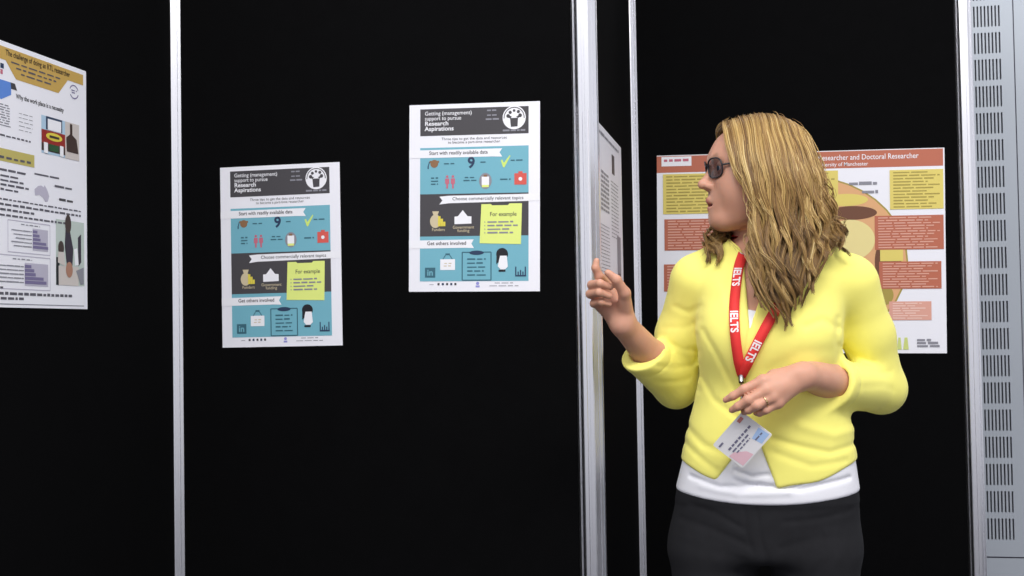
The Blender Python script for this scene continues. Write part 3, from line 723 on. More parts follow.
wl = [P(*c, -.11)[[0, 2]] for c in ((735, 455), (712.5, 486))]; wr_ = [P(*c, -.11)[[0, 2]] for c in ((758.5, 440), (777, 489))]
def cardigan_f(p):
    d = in_trunk(p, .0105)
    d = blend(p, d, [Group(lambda q: shoulders(q, .0100), [P(690, 240), P(860, 290)], .13, .03),
                     Group(sleeve_r, [sh_r, el_r, P(641, 364, -.026)], .11, .024), Group(sleeve_l, [sh_l, el_l, P(843, 388, -.042)], .11, .024)])
    d = d + folds(p, CARD_FOLDS) + .0006 * wob(p, 55, 3) + .0004 * wob(p, 110, 4)
    x, z = p[:, 0], p[:, 2]; u = np.abs(x - XC) / .175
    body = np.abs(x - XC) < .21
    zh = HEM_C + .047 * np.minimum(u, 1.2) ** 2 + .002 * np.sin(x * 60)
    hem = np.where(body, zh - z, -.1)
    d = smax(d, hem, .006)
    front = p[:, 1] - (YP - .03)
    v = np.maximum(wl_d(x, z), wr_d(x, z))
    d = smax(d, -np.maximum(v, front), .006)
    # neck opening: round at the back, a V in front down to the breastbone
    nk = cone(p, P(766, 256, .02), P(758, 205, .0), .060, .075)
    a0, a1, ap = P(743, 252, -.06)[[0, 2]], P(775, 258, -.06)[[0, 2]], P(750, 327, -.11)[[0, 2]]
    vv = np.maximum(np.maximum(line_d(x, z, a0, ap), -line_d(x, z, a1, ap)), np.maximum(p[:, 1] - YP, z - P(760, 246)[2]))
    d = smax(d, -smin(nk, vv, .01), .006)
    return d
def line_d(x, z, a, b):            # signed distance to the line a->b (b below a): negative to the right
    dx, dz = b[0] - a[0], b[1] - a[1]; L = math.hypot(dx, dz); return ((x - a[0]) * dz - (z - a[1]) * dx) / L
def wl_d(x, z): return line_d(x, z, wl[0], wl[1])
def wr_d(x, z): return -line_d(x, z, wr_[0], wr_[1])
TEE_FOLDS = [([(690, 478), (720, 487), (760, 484), (800, 489), (850, 480)], .0045, .0045), ([(735, 470), (752, 476), (768, 474)], .004, .004), ([(700, 487), (740, 494), (790, 492)], -.002, .006), ([(735, 480), (765, 487), (800, 484)], .0035, .004)]
Z_TEE = at(768, 506, YP - .11)[2]
def tee_f(p):
    snug = (1 / (1 + np.exp(-(p[:, 2] - at(768, 440, YP)[2]) / .006))) * np.clip((np.abs(p[:, 0] - P(752, 400)[0]) - .05) / .03, 0, 1)
    d = in_trunk(p, .0058) + .0045 * snug
    d = blend(p, d, [Group(lambda q: shoulders(q, .0020), [P(690, 240), P(860, 290)], .13, .03)])
    d = d - .004 * np.exp(-((p[:, 2] - Z_TEE) / .05) ** 2) + folds(p, TEE_FOLDS) + .0008 * wob(p, 90, 5)
    u = np.abs(p[:, 0] - XC) / .175
    d = smax(d, Z_TEE + .018 * u ** 2 - p[:, 2], .006)
    d = smax(d, np.abs(p[:, 0] - XC) - .20, .01)
    nk = cone(p, P(756, 291, -.092), P(758, 205, .0), .044, .080)
    return smax(d, -nk, .006)
JEAN_FOLDS = [([(690, 506), (716, 514), (742, 528)], .003, .005), ([(680, 522), (712, 530), (750, 546)], .003, .006), ([(675, 545), (710, 552), (745, 562)], .003, .006), ([(852, 514), (815, 520), (785, 522)], .0025, .005), ([(850, 540), (815, 540), (782, 548)], .0025, .006),
              ([(744, 506), (746, 530), (752, 552)], .0025, .003), ([(757, 508), (760, 535), (765, 556)], .003, .003), ([(824, 530), (828, 545)], -.002, .002), ([(765, 552), (768, 565), (769, 580)], .002, .007)]
def jeans_f(p):
    z = p[:, 2]
    d = in_trunk(p, .0050)
    d = blend(p, d, [Group(lambda q: legs(q, .006), [(FX[0] - .1, YP - .2, 0), (FX[1] + .1, YP + .15, Z_CROTCH + .06)], .06, .022)])
    d = d + folds(p, JEAN_FOLDS) + .0010 * wob(p, 70, 8)
    d = smin(d, blend(p, in_trunk(p, .003), [Group(lambda q: legs(q, .004), [(FX[0] - .1, YP - .2, 0), (FX[1] + .1, YP + .15, Z_CROTCH + .06)], .06, .03)]), .002)
    wb = at(768, 508, YP - .1)[2]
    d = d - .0018 * (1 / (1 + np.exp(-(z - wb) / .0012)))
    d = smax(d, z - at(768, 488, YP)[2], .004)
    return smax(d, .10 - z, .004)

def surface(fn, lo, hi, h, iters=2, block=12):
    """naive surface nets on a sparse grid, then a few Newton steps onto the surface"""
    lo = np.array(lo, float); n = np.ceil((np.array(hi) - lo) / h).astype(int) + 1
    nb = np.ceil(n / block).astype(int); n = nb * block + 1
    D = np.full(n, 1.0, np.float32)
    bi = np.stack(np.meshgrid(*[np.arange(k) for k in nb], indexing='ij'), -1).reshape(-1, 3)
    cen = lo + (bi * block + block / 2) * h
    dc = fn(cen.copy()); rad = block * h * 0.8661 * 1.25 + .012
    g = np.stack(np.meshgrid(*[np.arange(block + 1)] * 3, indexing='ij'), -1).reshape(-1, 3)
    for b, dd in zip(bi[dc < -rad], dc[dc < -rad]):
        s = b * block; D[s[0]:s[0] + block + 1, s[1]:s[1] + block + 1, s[2]:s[2] + block + 1] = -1.0
    act = bi[np.abs(dc) <= rad]
    for i in range(0, len(act), 60):
        a = act[i:i + 60]; ids = (a[:, None, :] * block + g[None]).reshape(-1, 3)
        v = fn(lo + ids * h); D[ids[:, 0], ids[:, 1], ids[:, 2]] = v
    S = D < 0
    c = [S[i:n[0] - 1 + i, j:n[1] - 1 + j, k:n[2] - 1 + k] for i in (0, 1) for j in (0, 1) for k in (0, 1)]
    cnt = sum(q.astype(np.int8) for q in c); cells = np.argwhere((cnt > 0) & (cnt < 8)); del c, cnt
    idx = np.full(n - 1, -1, np.int32); idx[cells[:, 0], cells[:, 1], cells[:, 2]] = np.arange(len(cells))
    acc = np.zeros((len(cells), 3)); num = np.zeros(len(cells))
    cor = [np.array(q) for q in ((0, 0, 0), (1, 0, 0), (0, 1, 0), (1, 1, 0), (0, 0, 1), (1, 0, 1), (0, 1, 1), (1, 1, 1))]
    for a, b in ((0, 1), (2, 3), (4, 5), (6, 7), (0, 2), (1, 3), (4, 6), (5, 7), (0, 4), (1, 5), (2, 6), (3, 7)):
        A = cells + cor[a]; B = cells + cor[b]; da = D[tuple(A.T)].astype(float); db = D[tuple(B.T)].astype(float); m = (da < 0) != (db < 0)
        t = np.where(m, da / np.where(m, da - db, 1), 0); acc[m] += (A + t[:, None] * (B - A))[m]; num[m] += 1
    V = lo + acc / num[:, None] * h
    faces = []
    for ax in range(3):
        sl0 = [slice(None)] * 3; sl1 = [slice(None)] * 3; sl0[ax] = slice(0, n[ax] - 1); sl1[ax] = slice(1, n[ax])
        cr = np.argwhere(S[tuple(sl0)] != S[tuple(sl1)]); u, w = (ax + 1) % 3, (ax + 2) % 3
        ok = (cr[:, u] > 0) & (cr[:, w] > 0) & (cr[:, u] < n[u] - 1) & (cr[:, w] < n[w] - 1); cr = cr[ok]
        neg = S[tuple(cr.T)]; q = []
        for du, dw in ((0, 0), (1, 0), (1, 1), (0, 1)):
            e = cr.copy(); e[:, u] -= 1 - du; e[:, w] -= 1 - dw; q.append(idx[tuple(e.T)])
        q = np.stack(q, 1); q[~neg] = q[~neg][:, ::-1]; faces.append(q)
    F = np.concatenate(faces); F = F[(F >= 0).all(1)]
    for _ in range(iters):
        for i in range(0, len(V), 100000):
            v = V[i:i + 100000]; e = h * .35; ks = np.array([[1, -1, -1], [-1, -1, 1], [-1, 1, -1], [1, 1, 1]], float)
            ds = [fn(v + k * e) for k in ks]; gr = sum(k[None] * q[:, None] for k, q in zip(ks, ds)) / (4 * e)
            d0 = sum(ds) / 4; gn = (gr * gr).sum(1); st = np.clip(d0 / np.maximum(gn, .25), -.5 * h, .5 * h)
            V[i:i + 100000] = v - st[:, None] * gr
    return V, F
def np_mesh(name, V, F, material, parent=None, attr=None, root_inv=True):
    me = bpy.data.meshes.new(name); k = F.shape[1]
    me.vertices.add(len(V)); me.vertices.foreach_set('co', V.astype(np.float32).ravel())
    me.loops.add(F.size); me.loops.foreach_set('vertex_index', F.astype(np.int32).ravel())
    me.polygons.add(len(F)); me.polygons.foreach_set('loop_start', np.arange(0, F.size, k, dtype=np.int32))
    me.polygons.foreach_set('use_smooth', np.ones(len(F), bool)); me.update(calc_edges=True); me.validate()
    me.materials.append(material)
    for an, val in (attr or {}).items():
        a_ = me.attributes.new(an, 'FLOAT', 'POINT'); a_.data.foreach_set('value', val.astype(np.float32))
    o = link(name, me)
    if parent: o.parent = parent; o.location = -Vector(parent.location)
    return o

# --- materials of the figure
def skin_material():
    m = bpy.data.materials.new('skin'); m.use_nodes = True; t = m.node_tree; b = t.nodes['Principled BSDF']
    b.inputs['Roughness'].default_value = .48; b.inputs['Subsurface Weight'].default_value = .18; b.inputs['Subsurface Radius'].default_value = (.010, .004, .002); b.inputs['Subsurface Scale'].default_value = .6; b.inputs['Specular IOR Level'].default_value = .35
    n = t.nodes.new('ShaderNodeTexNoise'); n.inputs['Scale'].default_value = 30; co = t.nodes.new('ShaderNodeTexCoord'); t.links.new(co.outputs['Object'], n.inputs['Vector'])
    mx = t.nodes.new('ShaderNodeMix'); mx.data_type = 'RGBA'; mx.inputs[6].default_value = lin((200, 146, 122)); mx.inputs[7].default_value = lin((214, 162, 138)); t.links.new(n.outputs['Fac'], mx.inputs[0])
    last = mx.outputs[2]
    for an, col in (('lip', (176, 100, 96)), ('brow', (120, 92, 66))):
        a_ = t.nodes.new('ShaderNodeAttribute'); a_.attribute_name = an; q = t.nodes.new('ShaderNodeMix'); q.data_type = 'RGBA'; q.inputs[7].default_value = lin(col)
        t.links.new(a_.outputs['Fac'], q.inputs[0]); t.links.new(last, q.inputs[6]); last = q.outputs[2]
    t.links.new(last, b.inputs['Base Color']); return m
M_skin = skin_material()
M_card = mat('yellow_knit', (250, 242, 128), .85, noise=.03, nscale=12, bump=.25, bscale=1500, spec=.2, sheen=.15)
M_tee = mat('white_jersey', (238, 238, 244), .85, noise=.02, nscale=14, bump=.2, bscale=1200, spec=.2)
M_jean = mat('black_denim', (35, 35, 38), .9, noise=.22, nscale=50, bump=.4, bscale=1600, spec=.2)
M_shoe = mat('black_leather', (26, 26, 28), .45)

px_ = P(768, 400)[0]
person = empty('person', (px_, YP, 0), 'woman in a yellow cardigan and black jeans gesturing towards the posters', 'person')
V, F = surface(body_f, (px_ - .40, YP - .25, -.01), (px_ + .32, YP + .22, HC[2] + .14), .0028)
hv = hloc(V)
sm = lambda x, a, b: np.clip((x - a) / (b - a), 0, 1)
ax_ = np.abs(hv[:, 0])
lipd = np.minimum(cone(np.stack([ax_, hv[:, 1], hv[:, 2]], 1), np.array([.002, .1000, -.0585]), np.array([.021, .0865, -.0665]), .0050, .0024), cone(np.stack([ax_, hv[:, 1], hv[:, 2]], 1), np.array([0, .0970, -.0735]), np.array([.020, .0855, -.0700]), .0054, .0024))
lip = np.clip(1 - lipd / .0022, 0, 1) * .8
bq = np.stack([ax_, hv[:, 1], hv[:, 2]], 1); browd = np.minimum(cone(bq, np.array([.012, .092, .024]), np.array([.030, .086, .028]), .004, .0036), cone(bq, np.array([.030, .086, .028]), np.array([.046, .072, .0225]), .0036, .002))
brow = np.clip(1 - browd / .004, 0, 1) * .75
np_mesh('body', V, F, M_skin, person, {'lip': lip, 'brow': brow})
V, F = surface(cardigan_f, (px_ - .34, YP - .21, .80), (px_ + .34, YP + .20, 1.46), .0032)
np_mesh('cardigan', V, F, M_card, person)
V, F = surface(tee_f, (px_ - .24, YP - .17, .84), (px_ + .24, YP + .17, 1.46), .0036)
np_mesh('t_shirt', V, F, M_tee, person)
V, F = surface(jeans_f, (px_ - .24, YP - .17, .06), (px_ + .24, YP + .17, .98), .0042)
np_mesh('jeans', V, F, M_jean, person)
for x in FX:
    V, F = surface(lambda p, x=x: np.minimum(foot(p, x, .004), smax(np.abs(p[:, 2] - .008) - .008, ell(p, np.array([x, YP - .03, .0]), (.050, .125, .05)), .004)), (x - .07, YP - .18, -.01), (x + .07, YP + .12, .12), .006)
    np_mesh('shoe', V, F, M_shoe, person)

# --- eyes, glasses
def tube_np(pts, rad, sides=6, flat=None):
    """closed tube round a polyline; rad a number or one per point; flat = (wide axis vectors, wide factor)"""
    pts = np.array(pts, float); n = len(pts); rad = np.broadcast_to(rad, n); tg = np.gradient(pts, axis=0); tg /= np.linalg.norm(tg, axis=1)[:, None] + 1e-12
    ref = np.array([0.31, 0.77, 0.55]); u = np.cross(tg, ref); u /= np.linalg.norm(u, axis=1)[:, None]
    for i in range(1, n):
        q = u[i - 1] - tg[i] * (u[i - 1] @ tg[i]); u[i] = q / (np.linalg.norm(q) + 1e-12)
    w = np.cross(tg, u); a = np.arange(sides) * 2 * math.pi / sides
    V = pts[:, None] + rad[:, None, None] * (np.cos(a)[None, :, None] * u[:, None] + np.sin(a)[None, :, None] * w[:, None])
    i, j = np.meshgrid(np.arange(n - 1), np.arange(sides), indexing='ij'); k = (j + 1) % sides
    F = np.stack([i * sides + j, i * sides + k, (i + 1) * sides + k, (i + 1) * sides + j], -1).reshape(-1, 4)
    return V.reshape(-1, 3), F
def join_np(lst):
    Vs, Fs, o = [], [], 0
    for V, F in lst: Vs.append(V); Fs.append(F + o); o += len(V)
    return np.concatenate(Vs), np.concatenate(Fs)
def closed(pts): return list(pts) + [pts[0], pts[1]]

M_eyew = mat('eye_white', (226, 220, 214), .15); M_iris = mat('iris_grey_blue', (92, 108, 118), .15); M_pupil = mat('pupil', (10, 10, 10), .1)
for sgn in (1, -1):
    m = MB(); c = np.array([sgn * .031, .0770, .004]); r = .0124; N, K = 14, 20
    pt = lambda a, b: tuple(hw(c[0] + r * math.sin(a) * math.cos(b), c[1] + r * math.cos(a), c[2] + r * math.sin(a) * math.sin(b)))
    for i in range(N):
        a0, a1 = math.pi * i / N, math.pi * (i + 1) / N; mm = M_pupil if i < 1 else M_iris if i < 3 else M_eyew
        for k in range(K):
            b0, b1 = 2 * math.pi * k / K, 2 * math.pi * (k + 1) / K
            m.face([pt(a0, b0), pt(a1, b0), pt(a1, b1), pt(a0, b1)] if 0 < i < N - 1 else ([pt(a0, b0), pt(a1, b0), pt(a1, b1)] if i == 0 else [pt(a0, b0), pt(a1, b0), pt(a0, b1)]), mm)
    o = m.build('eye', None, smooth=True); o.parent = person; o.location = -Vector(person.location)
M_frame = mat('dark_spectacle_frame', (34, 32, 38), .3)
def lens_material():
    m = bpy.data.materials.new('tinted_lens'); m.use_nodes = True; t = m.node_tree; t.nodes.clear()
    o = t.nodes.new('ShaderNodeOutputMaterial'); mx = t.nodes.new('ShaderNodeMixShader'); tr = t.nodes.new('ShaderNodeBsdfTransparent'); gl = t.nodes.new('ShaderNodeBsdfGlossy')
    fr = t.nodes.new('ShaderNodeFresnel'); fr.inputs[0].default_value = 1.6
    tr.inputs[0].default_value = (.76, .81, .90, 1); gl.inputs['Roughness'].default_value = .05
    t.links.new(fr.outputs[0], mx.inputs[0]); t.links.new(tr.outputs[0], mx.inputs[1]); t.links.new(gl.outputs[0], mx.inputs[2]); t.links.new(mx.outputs[0], o.inputs[0]); return m
M_lens = lens_material()
GZ, GY = .0035, .1005
def rim(sgn, n=36):
    pts = []
    for i in range(n):
        a = 2 * math.pi * i / n; cx, sz = math.cos(a), math.sin(a)
        x = .0232 * np.sign(cx) * abs(cx) ** .75; z = .0195 * np.sign(sz) * abs(sz) ** .75
        X = .0325 + x; pts.append(hw(sgn * X, GY - .26 * max(0, X - .012) - 1.6 * max(0, X - .02) ** 2 * 2.2 + z * .10, GZ + z))
    return pts
glasses = None
tubes = []
for sgn in (1, -1): tubes.append(tube_np(closed(rim(sgn)), .0017, 8))
tubes.append(tube_np([hw(x, GY + .004 * (1 - (x / .009) ** 2) - .001, GZ + .007) for x in np.linspace(-.009, .009, 9)], .0018, 8))
V, F = join_np(tubes); glasses = np_mesh('glasses', V, F, M_frame, person); glasses['label'] = 'dark framed glasses'
for sgn in (1, -1):
    e = rim(sgn)[0]
    V, F = tube_np([e + (hw(0, 0, .004) - HC), hw(sgn * .070, .060, GZ + .006), hw(sgn * .076, .02, GZ + .006), hw(sgn * .077, -.008, GZ + .002), hw(sgn * .076, -.022, GZ - .016)], .0020, 8)
    o = np_mesh('temple_arm', V, F, M_frame); o.parent = glasses
    R_ = rim(sgn); cen = sum(R_) / len(R_)
    V = np.array(R_ + [cen + .0015 * HF]); F = np.array([[i, (i + 1) % len(R_), len(R_), len(R_)] for i in range(len(R_))])
    me = bpy.data.meshes.new('lens'); me.from_pydata([tuple(v) for v in V], [], [tuple(f[:3]) for f in F]); me.materials.append(M_lens); me.update()
    o = link('lens', me); o.parent = glasses

# --- hair
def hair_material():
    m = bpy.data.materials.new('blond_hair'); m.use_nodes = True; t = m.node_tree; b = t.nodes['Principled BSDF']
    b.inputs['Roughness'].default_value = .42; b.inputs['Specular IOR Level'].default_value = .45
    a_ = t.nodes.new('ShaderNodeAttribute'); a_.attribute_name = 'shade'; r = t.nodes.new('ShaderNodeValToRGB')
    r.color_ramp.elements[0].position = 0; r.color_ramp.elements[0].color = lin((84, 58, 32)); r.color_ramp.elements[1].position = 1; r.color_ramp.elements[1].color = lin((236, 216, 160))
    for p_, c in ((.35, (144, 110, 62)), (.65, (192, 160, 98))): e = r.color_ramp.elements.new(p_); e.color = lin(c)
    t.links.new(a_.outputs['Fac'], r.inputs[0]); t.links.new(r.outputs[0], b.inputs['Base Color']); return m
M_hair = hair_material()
NEAR = [
    [(723, 125, -.02), (727, 137, -.060), (729, 155, -.085), (737, 177, -.098), (749.5, 191, -.104), (752, 216, -.105), (750, 250, -.118), (752, 282, -.138), (761, 318, -.146)],
    [(738, 121, -.015), (742, 135, -.073), (746, 160, -.098), (752, 185, -.110), (759, 212, -.114), (760, 245, -.122), (762, 282, -.142), (775, 327, -.146)],
    [(755, 118.5, -.01), (760, 135, -.078), (765, 160, -.106), (770, 190, -.117), (775, 222, -.12), (776, 255, -.135), (781, 292, -.147), (790, 334, -.147)],
    [(770, 119, 0), (778, 135, -.073), (786, 160, -.100), (792, 190, -.111), (796, 222, -.115), (797, 255, -.132), (798, 288, -.145), (797, 328, -.146)],
    [(783, 122, .0), (795, 140, -.055), (804, 165, -.083), (810, 195, -.095), (814, 225, -.10), (815, 252, -.118), (812, 276, -.135), (806, 302, -.142)],
    [(790, 125, .02), (804, 143, -.028), (814, 168, -.048), (821, 195, -.060), (827, 222, -.068), (831, 242, -.085), (828, 258, -.108), (821, 268, -.12)],
    [(792, 126, .03), (806, 144, .015), (817, 170, .008), (825, 197, .0), (833, 220, -.012), (839, 236, -.028), (842, 246, -.045), (844, 254, -.058)],
    [(790, 126, .04), (801, 144, .060), (809, 170, .078), (816, 200, .085), (820, 230, .085), (821, 250, .095), (820, 275, .115), (818, 300, .118)]]
FAR = [
    [(723, 125, -.02), (717.5, 131, .015), (719, 145, .055), (722, 175, .074), (719, 205, .062), (712, 232, .028), (707, 250, -.012), (706, 262, -.040)],
    [(738, 121, -.01), (734, 127, .045), (735, 150, .078), (736, 185, .085), (731, 215, .066), (722, 238, .032), (715, 255, -.010), (713, 268, -.050)],
    [(755, 118.5, .0), (757, 128, .060), (758, 155, .092), (757, 190, .096), (747, 218, .074), (736, 238, .035), (727, 250, -.005), (722, 262, -.045)],
    [(772, 119.5, .01), (778, 132, .072), (784, 160, .096), (788, 195, .100), (788, 225, .100), (786, 250, .105), (784, 275, .118), (782, 300, .122)],
    [(790, 126, .04), (801, 144, .060), (809, 170, .078), (816, 200, .085), (820, 230, .085), (821, 250, .095), (820, 275, .115), (818, 300, .118)]]
def solid_f(p): return np.minimum(body_f(p), cardigan_f(p))
def grad_f(fn, v, e=.002):
    ks = np.array([[1, -1, -1], [-1, -1, 1], [-1, 1, -1], [1, 1, 1]], float); ds = [fn(v + k * e) for k in ks]
    return sum(ds) / 4, sum(k[None] * q[:, None] for k, q in zip(ks, ds)) / (4 * e)
def push_out(v, clear, it=2):
    for _ in range(it):
        d, g = grad_f(solid_f, v); g /= np.linalg.norm(g, axis=1)[:, None] + 1e-9
        m = np.maximum(clear - d, 0); v = v + m[:, None] * g
    return v
NV_ = 26
class Sheet:
    def __init__(s, guides):
        t = np.linspace(0, 1, NV_); A = []
        for g in guides:
            q = np.array([P(*c) for c in g]); L = np.r_[0, np.cumsum(np.linalg.norm(np.diff(q, axis=0), axis=1))]; L /= L[-1]
            ts, o = catmull(L, q, 200); A.append(np.stack([np.interp(t, ts, o[:, i]) for i in range(3)], 1))
        A = np.array(A); NU = 60; ts, o = catmull(np.arange(len(A), dtype=float), A.reshape(len(A), -1), NU)
        s.G = o.reshape(NU, NV_, 3); s.NU = NU
        s.G = push_out(s.G.reshape(-1, 3), .009).reshape(NU, NV_, 3)
        du = np.gradient(s.G, axis=0); dv = np.gradient(s.G, axis=1); n = np.cross(du, dv); n /= np.linalg.norm(n, axis=2)[..., None] + 1e-9
        ctr = np.stack([np.full(NV_, HC[0]), np.full(NV_, HC[1] + .02)], 1)
        rad = s.G - HC; rad[:, :, 2] = np.where(s.G[:, :, 2] > HC[2], rad[:, :, 2], 0)
        n *= np.sign((n * rad).sum(2))[..., None]; s.N = n
        u = du / (np.linalg.norm(du, axis=2)[..., None] + 1e-9); s.U = u
        s.len = np.linalg.norm(np.diff(s.G, axis=1), axis=2).sum(1)
    def at(s, arr, u):
        x = u * (s.NU - 1); i = np.clip(np.floor(x).astype(int), 0, s.NU - 2); f = (x - i)[:, None, None]; return arr[i] * (1 - f) + arr[i + 1] * f
def strands(sh, n, seed, r0=.0010, clumps=26, spread=1.0, wave=1.0, lay=(-.004, .004)):
    r = np.random.default_rng(seed); u = np.sort(r.uniform(0, 1, n)); cl = np.minimum((u * clumps).astype(int), clumps - 1)
    cp = r.uniform(0, 6.28, clumps); cw = r.uniform(.8, 1.25, clumps); ca = r.uniform(.6, 1.3, clumps); csh = r.uniform(-.11, .13, clumps); clen = r.uniform(.86, 1.03, clumps); cl_lift = r.uniform(-.003, .006, clumps)
    uc = (cl + .5) / clumps
    v = np.linspace(0, 1, NV_)[None, :]
    # strands of one lock draw together towards the tip
    g = .80 * np.clip((v - .25) / .7, 0, 1) ** 1.2
    uu = u[:, None] * (1 - g) + uc[:, None] * g
    tip = clen[cl] * r.uniform(.92, 1.0, n)
    vv = v * tip[:, None]
    X = uu * (sh.NU - 1); Y = vv * (NV_ - 1)
    def samp(A):
        i = np.clip(np.floor(X).astype(int), 0, sh.NU - 2); j = np.clip(np.floor(Y).astype(int), 0, NV_ - 2); f = (X - i)[..., None]; k = (Y - j)[..., None]
        return (A[i, j] * (1 - f) + A[i + 1, j] * f) * (1 - k) + (A[i, j + 1] * (1 - f) + A[i + 1, j + 1] * f) * k
    G, N, U = samp(sh.G), samp(sh.N), samp(sh.U)
    amp = wave * ca[cl][:, None] * .0105 * np.clip((vv - .18) / .55, 0, 1) ** 1.3
    L = sh.len.mean(); ph = cp[cl][:, None] + r.normal(0, .16, n)[:, None] + 2 * math.pi * vv * L / .100 * cw[cl][:, None]
    off = amp * np.sin(ph); offn = amp * .7 * np.cos(ph)
    lo = r.uniform(lay[0], lay[1], n)[:, None] + cl_lift[cl][:, None] * np.clip(vv * 2.5, 0, 1) + .002 * np.sin(vv * 9 + r.uniform(0, 6, n)[:, None])
    jit = r.normal(0, .0011 * spread, n)[:, None] * np.clip(vv * 3, .2, 1)
    pts = G + U * (off + jit)[..., None] + N * (offn + lo)[..., None]
    rad = r0 * r.uniform(.7, 1.35, n)[:, None] * (1 - .75 * v ** 3) * np.clip(.45 + v * 6, 0, 1)
    shd = .44 + csh[cl] + r.normal(0, .115, n)
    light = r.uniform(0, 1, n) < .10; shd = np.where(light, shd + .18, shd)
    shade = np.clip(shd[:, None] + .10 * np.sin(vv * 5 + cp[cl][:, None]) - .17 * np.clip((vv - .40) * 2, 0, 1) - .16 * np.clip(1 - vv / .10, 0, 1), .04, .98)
    return pts, rad, shade
def strand_mesh(pts, rad, shade, sides=4):
    n, k, _ = pts.shape; tg = np.gradient(pts, axis=1); tg /= np.linalg.norm(tg, axis=2)[..., None] + 1e-12
    u = np.cross(tg, np.array([.35, .85, .4])); u /= np.linalg.norm(u, axis=2)[..., None] + 1e-12; w = np.cross(tg, u); a = np.arange(sides) * 2 * math.pi / sides
    V = pts[:, :, None] + rad[:, :, None, None] * (np.cos(a)[:, None] * u[:, :, None] + np.sin(a)[:, None] * w[:, :, None])
    s_, i, j = np.meshgrid(np.arange(n), np.arange(k - 1), np.arange(sides), indexing='ij'); b = s_ * k * sides; q = (j + 1) % sides
    F = np.stack([b + i * sides + j, b + i * sides + q, b + (i + 1) * sides + q, b + (i + 1) * sides + j], -1).reshape(-1, 4)
    return V.reshape(-1, 3), F, np.repeat(shade.reshape(-1), sides)
Vs, Fs, Ss, off_ = [], [], [], 0
def put(V, F, S):
    global off_
    Vs.append(V); Fs.append(F + off_); Ss.append(S); off_ += len(V)
for guides, cnt, seed, cl in ((NEAR, 4400, 3, 27), (FAR, 1700, 9, 14)):
    sh = Sheet(guides)
    # undercoat below the strands: a double skin following the same drape
    g0 = sh.G - sh.N * .005; g1 = sh.G - sh.N * .009; NU = sh.NU; n_ = NU * NV_
    cut = 23
    V = np.concatenate([g0[:, :cut].reshape(-1, 3), g1[:, :cut].reshape(-1, 3)]); i, j = np.meshgrid(np.arange(NU - 1), np.arange(cut - 1), indexing='ij'); b = i * cut + j
    F = np.stack([b, b + 1, b + cut + 1, b + cut], -1).reshape(-1, 4); F = np.concatenate([F, F[:, ::-1] + NU * cut])
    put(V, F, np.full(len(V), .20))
    for lay, fr, sd in (((-.005, .001), .6, 0), ((0, .006), .4, 50)):
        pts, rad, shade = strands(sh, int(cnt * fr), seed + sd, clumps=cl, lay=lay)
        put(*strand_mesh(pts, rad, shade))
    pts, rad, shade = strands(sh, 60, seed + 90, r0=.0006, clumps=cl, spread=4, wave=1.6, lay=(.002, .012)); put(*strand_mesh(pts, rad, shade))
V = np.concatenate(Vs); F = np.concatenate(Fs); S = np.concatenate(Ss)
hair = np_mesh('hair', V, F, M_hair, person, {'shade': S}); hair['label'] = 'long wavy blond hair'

# --- ring on her left hand
c = LF[2][0] * .50 + LF[2][1] * .50; axv = (LF[2][1] - LF[2][0]) / np.linalg.norm(LF[2][1] - LF[2][0])
e1 = np.cross(axv, [0, 0, 1.0]); e1 /= np.linalg.norm(e1); e2 = np.cross(axv, e1)
V, F = tube_np(closed([c + .0103 * (math.cos(a) * e1 + math.sin(a) * e2) for a in np.arange(28) * 2 * math.pi / 28]), .0013, 8)
V2, F2 = tube_np([c - e2 * 0 + (e1 if e1[1] < 0 else -e1) * (.0105 + d) for d in (0, .0012, .0024)], [.0024, .0026, .0012], 8)
V, F = join_np([(V, F), (V2, F2)])
o = np_mesh('ring', V, F, mat('ring_gold', (226, 206, 160), .2, metal=1.0), person); o['label'] = 'thin ring with a small stone on her left hand'

# --- lanyard and badge: hang from her neck, so a thing of their own
M_strap = mat('red_webbing', (232, 58, 56), .6, noise=.04, nscale=60, bump=.3, bscale=2500, spec=.3)
M_swh = mat('white_print', (240, 232, 234), .6)
def front_f(p): return np.minimum(np.minimum(cardigan_f(p), tee_f(p)), body_f(p))
def front_f_nohand(p): return np.minimum(cardigan_f(p), tee_f(p))
def drop(px, py, fn=front_f_nohand):
    r = ray(px, py); r = r / np.linalg.norm(r); t = 2.1
    for _ in range(60):
        d = fn((CAMP + r * t)[None])[0]
        if d < .0008: break
        t += min(d * .8, .05)
        if t > 3: return None
    return CAMP + r * t
def ribbon_path(pxs, n):
    q = np.array(pxs, float); L = np.r_[0, np.cumsum(np.hypot(*np.diff(q, axis=0).T))]; ts, o = catmull(L / L[-1], q, n)
    pts = np.array([drop(*c) for c in o])
    k = np.ones(9) / 9
    for i in range(3): pts[:, i] = np.convolve(np.pad(pts[:, i], 4, mode='edge'), k, 'valid')
    return pts
def ribbon(pts, width, thick, lift, twist_n=None):
    d, g = grad_f(front_f_nohand, pts, .006); g /= np.linalg.norm(g, axis=1)[:, None] + 1e-9
    k = np.ones(11) / 11
    for i in range(3): g[:, i] = np.convolve(np.pad(g[:, i], 5, mode='edge'), k, 'valid')
    g /= np.linalg.norm(g, axis=1)[:, None]
    d, _ = grad_f(front_f_nohand, pts, .002); pts = pts + g * np.maximum(lift - d, 0)[:, None]
    tg = np.gradient(pts, axis=0); tg /= np.linalg.norm(tg, axis=1)[:, None]; w = np.cross(g, tg); w /= np.linalg.norm(w, axis=1)[:, None]; nn = np.cross(tg, w)
    return pts, tg, w, nn
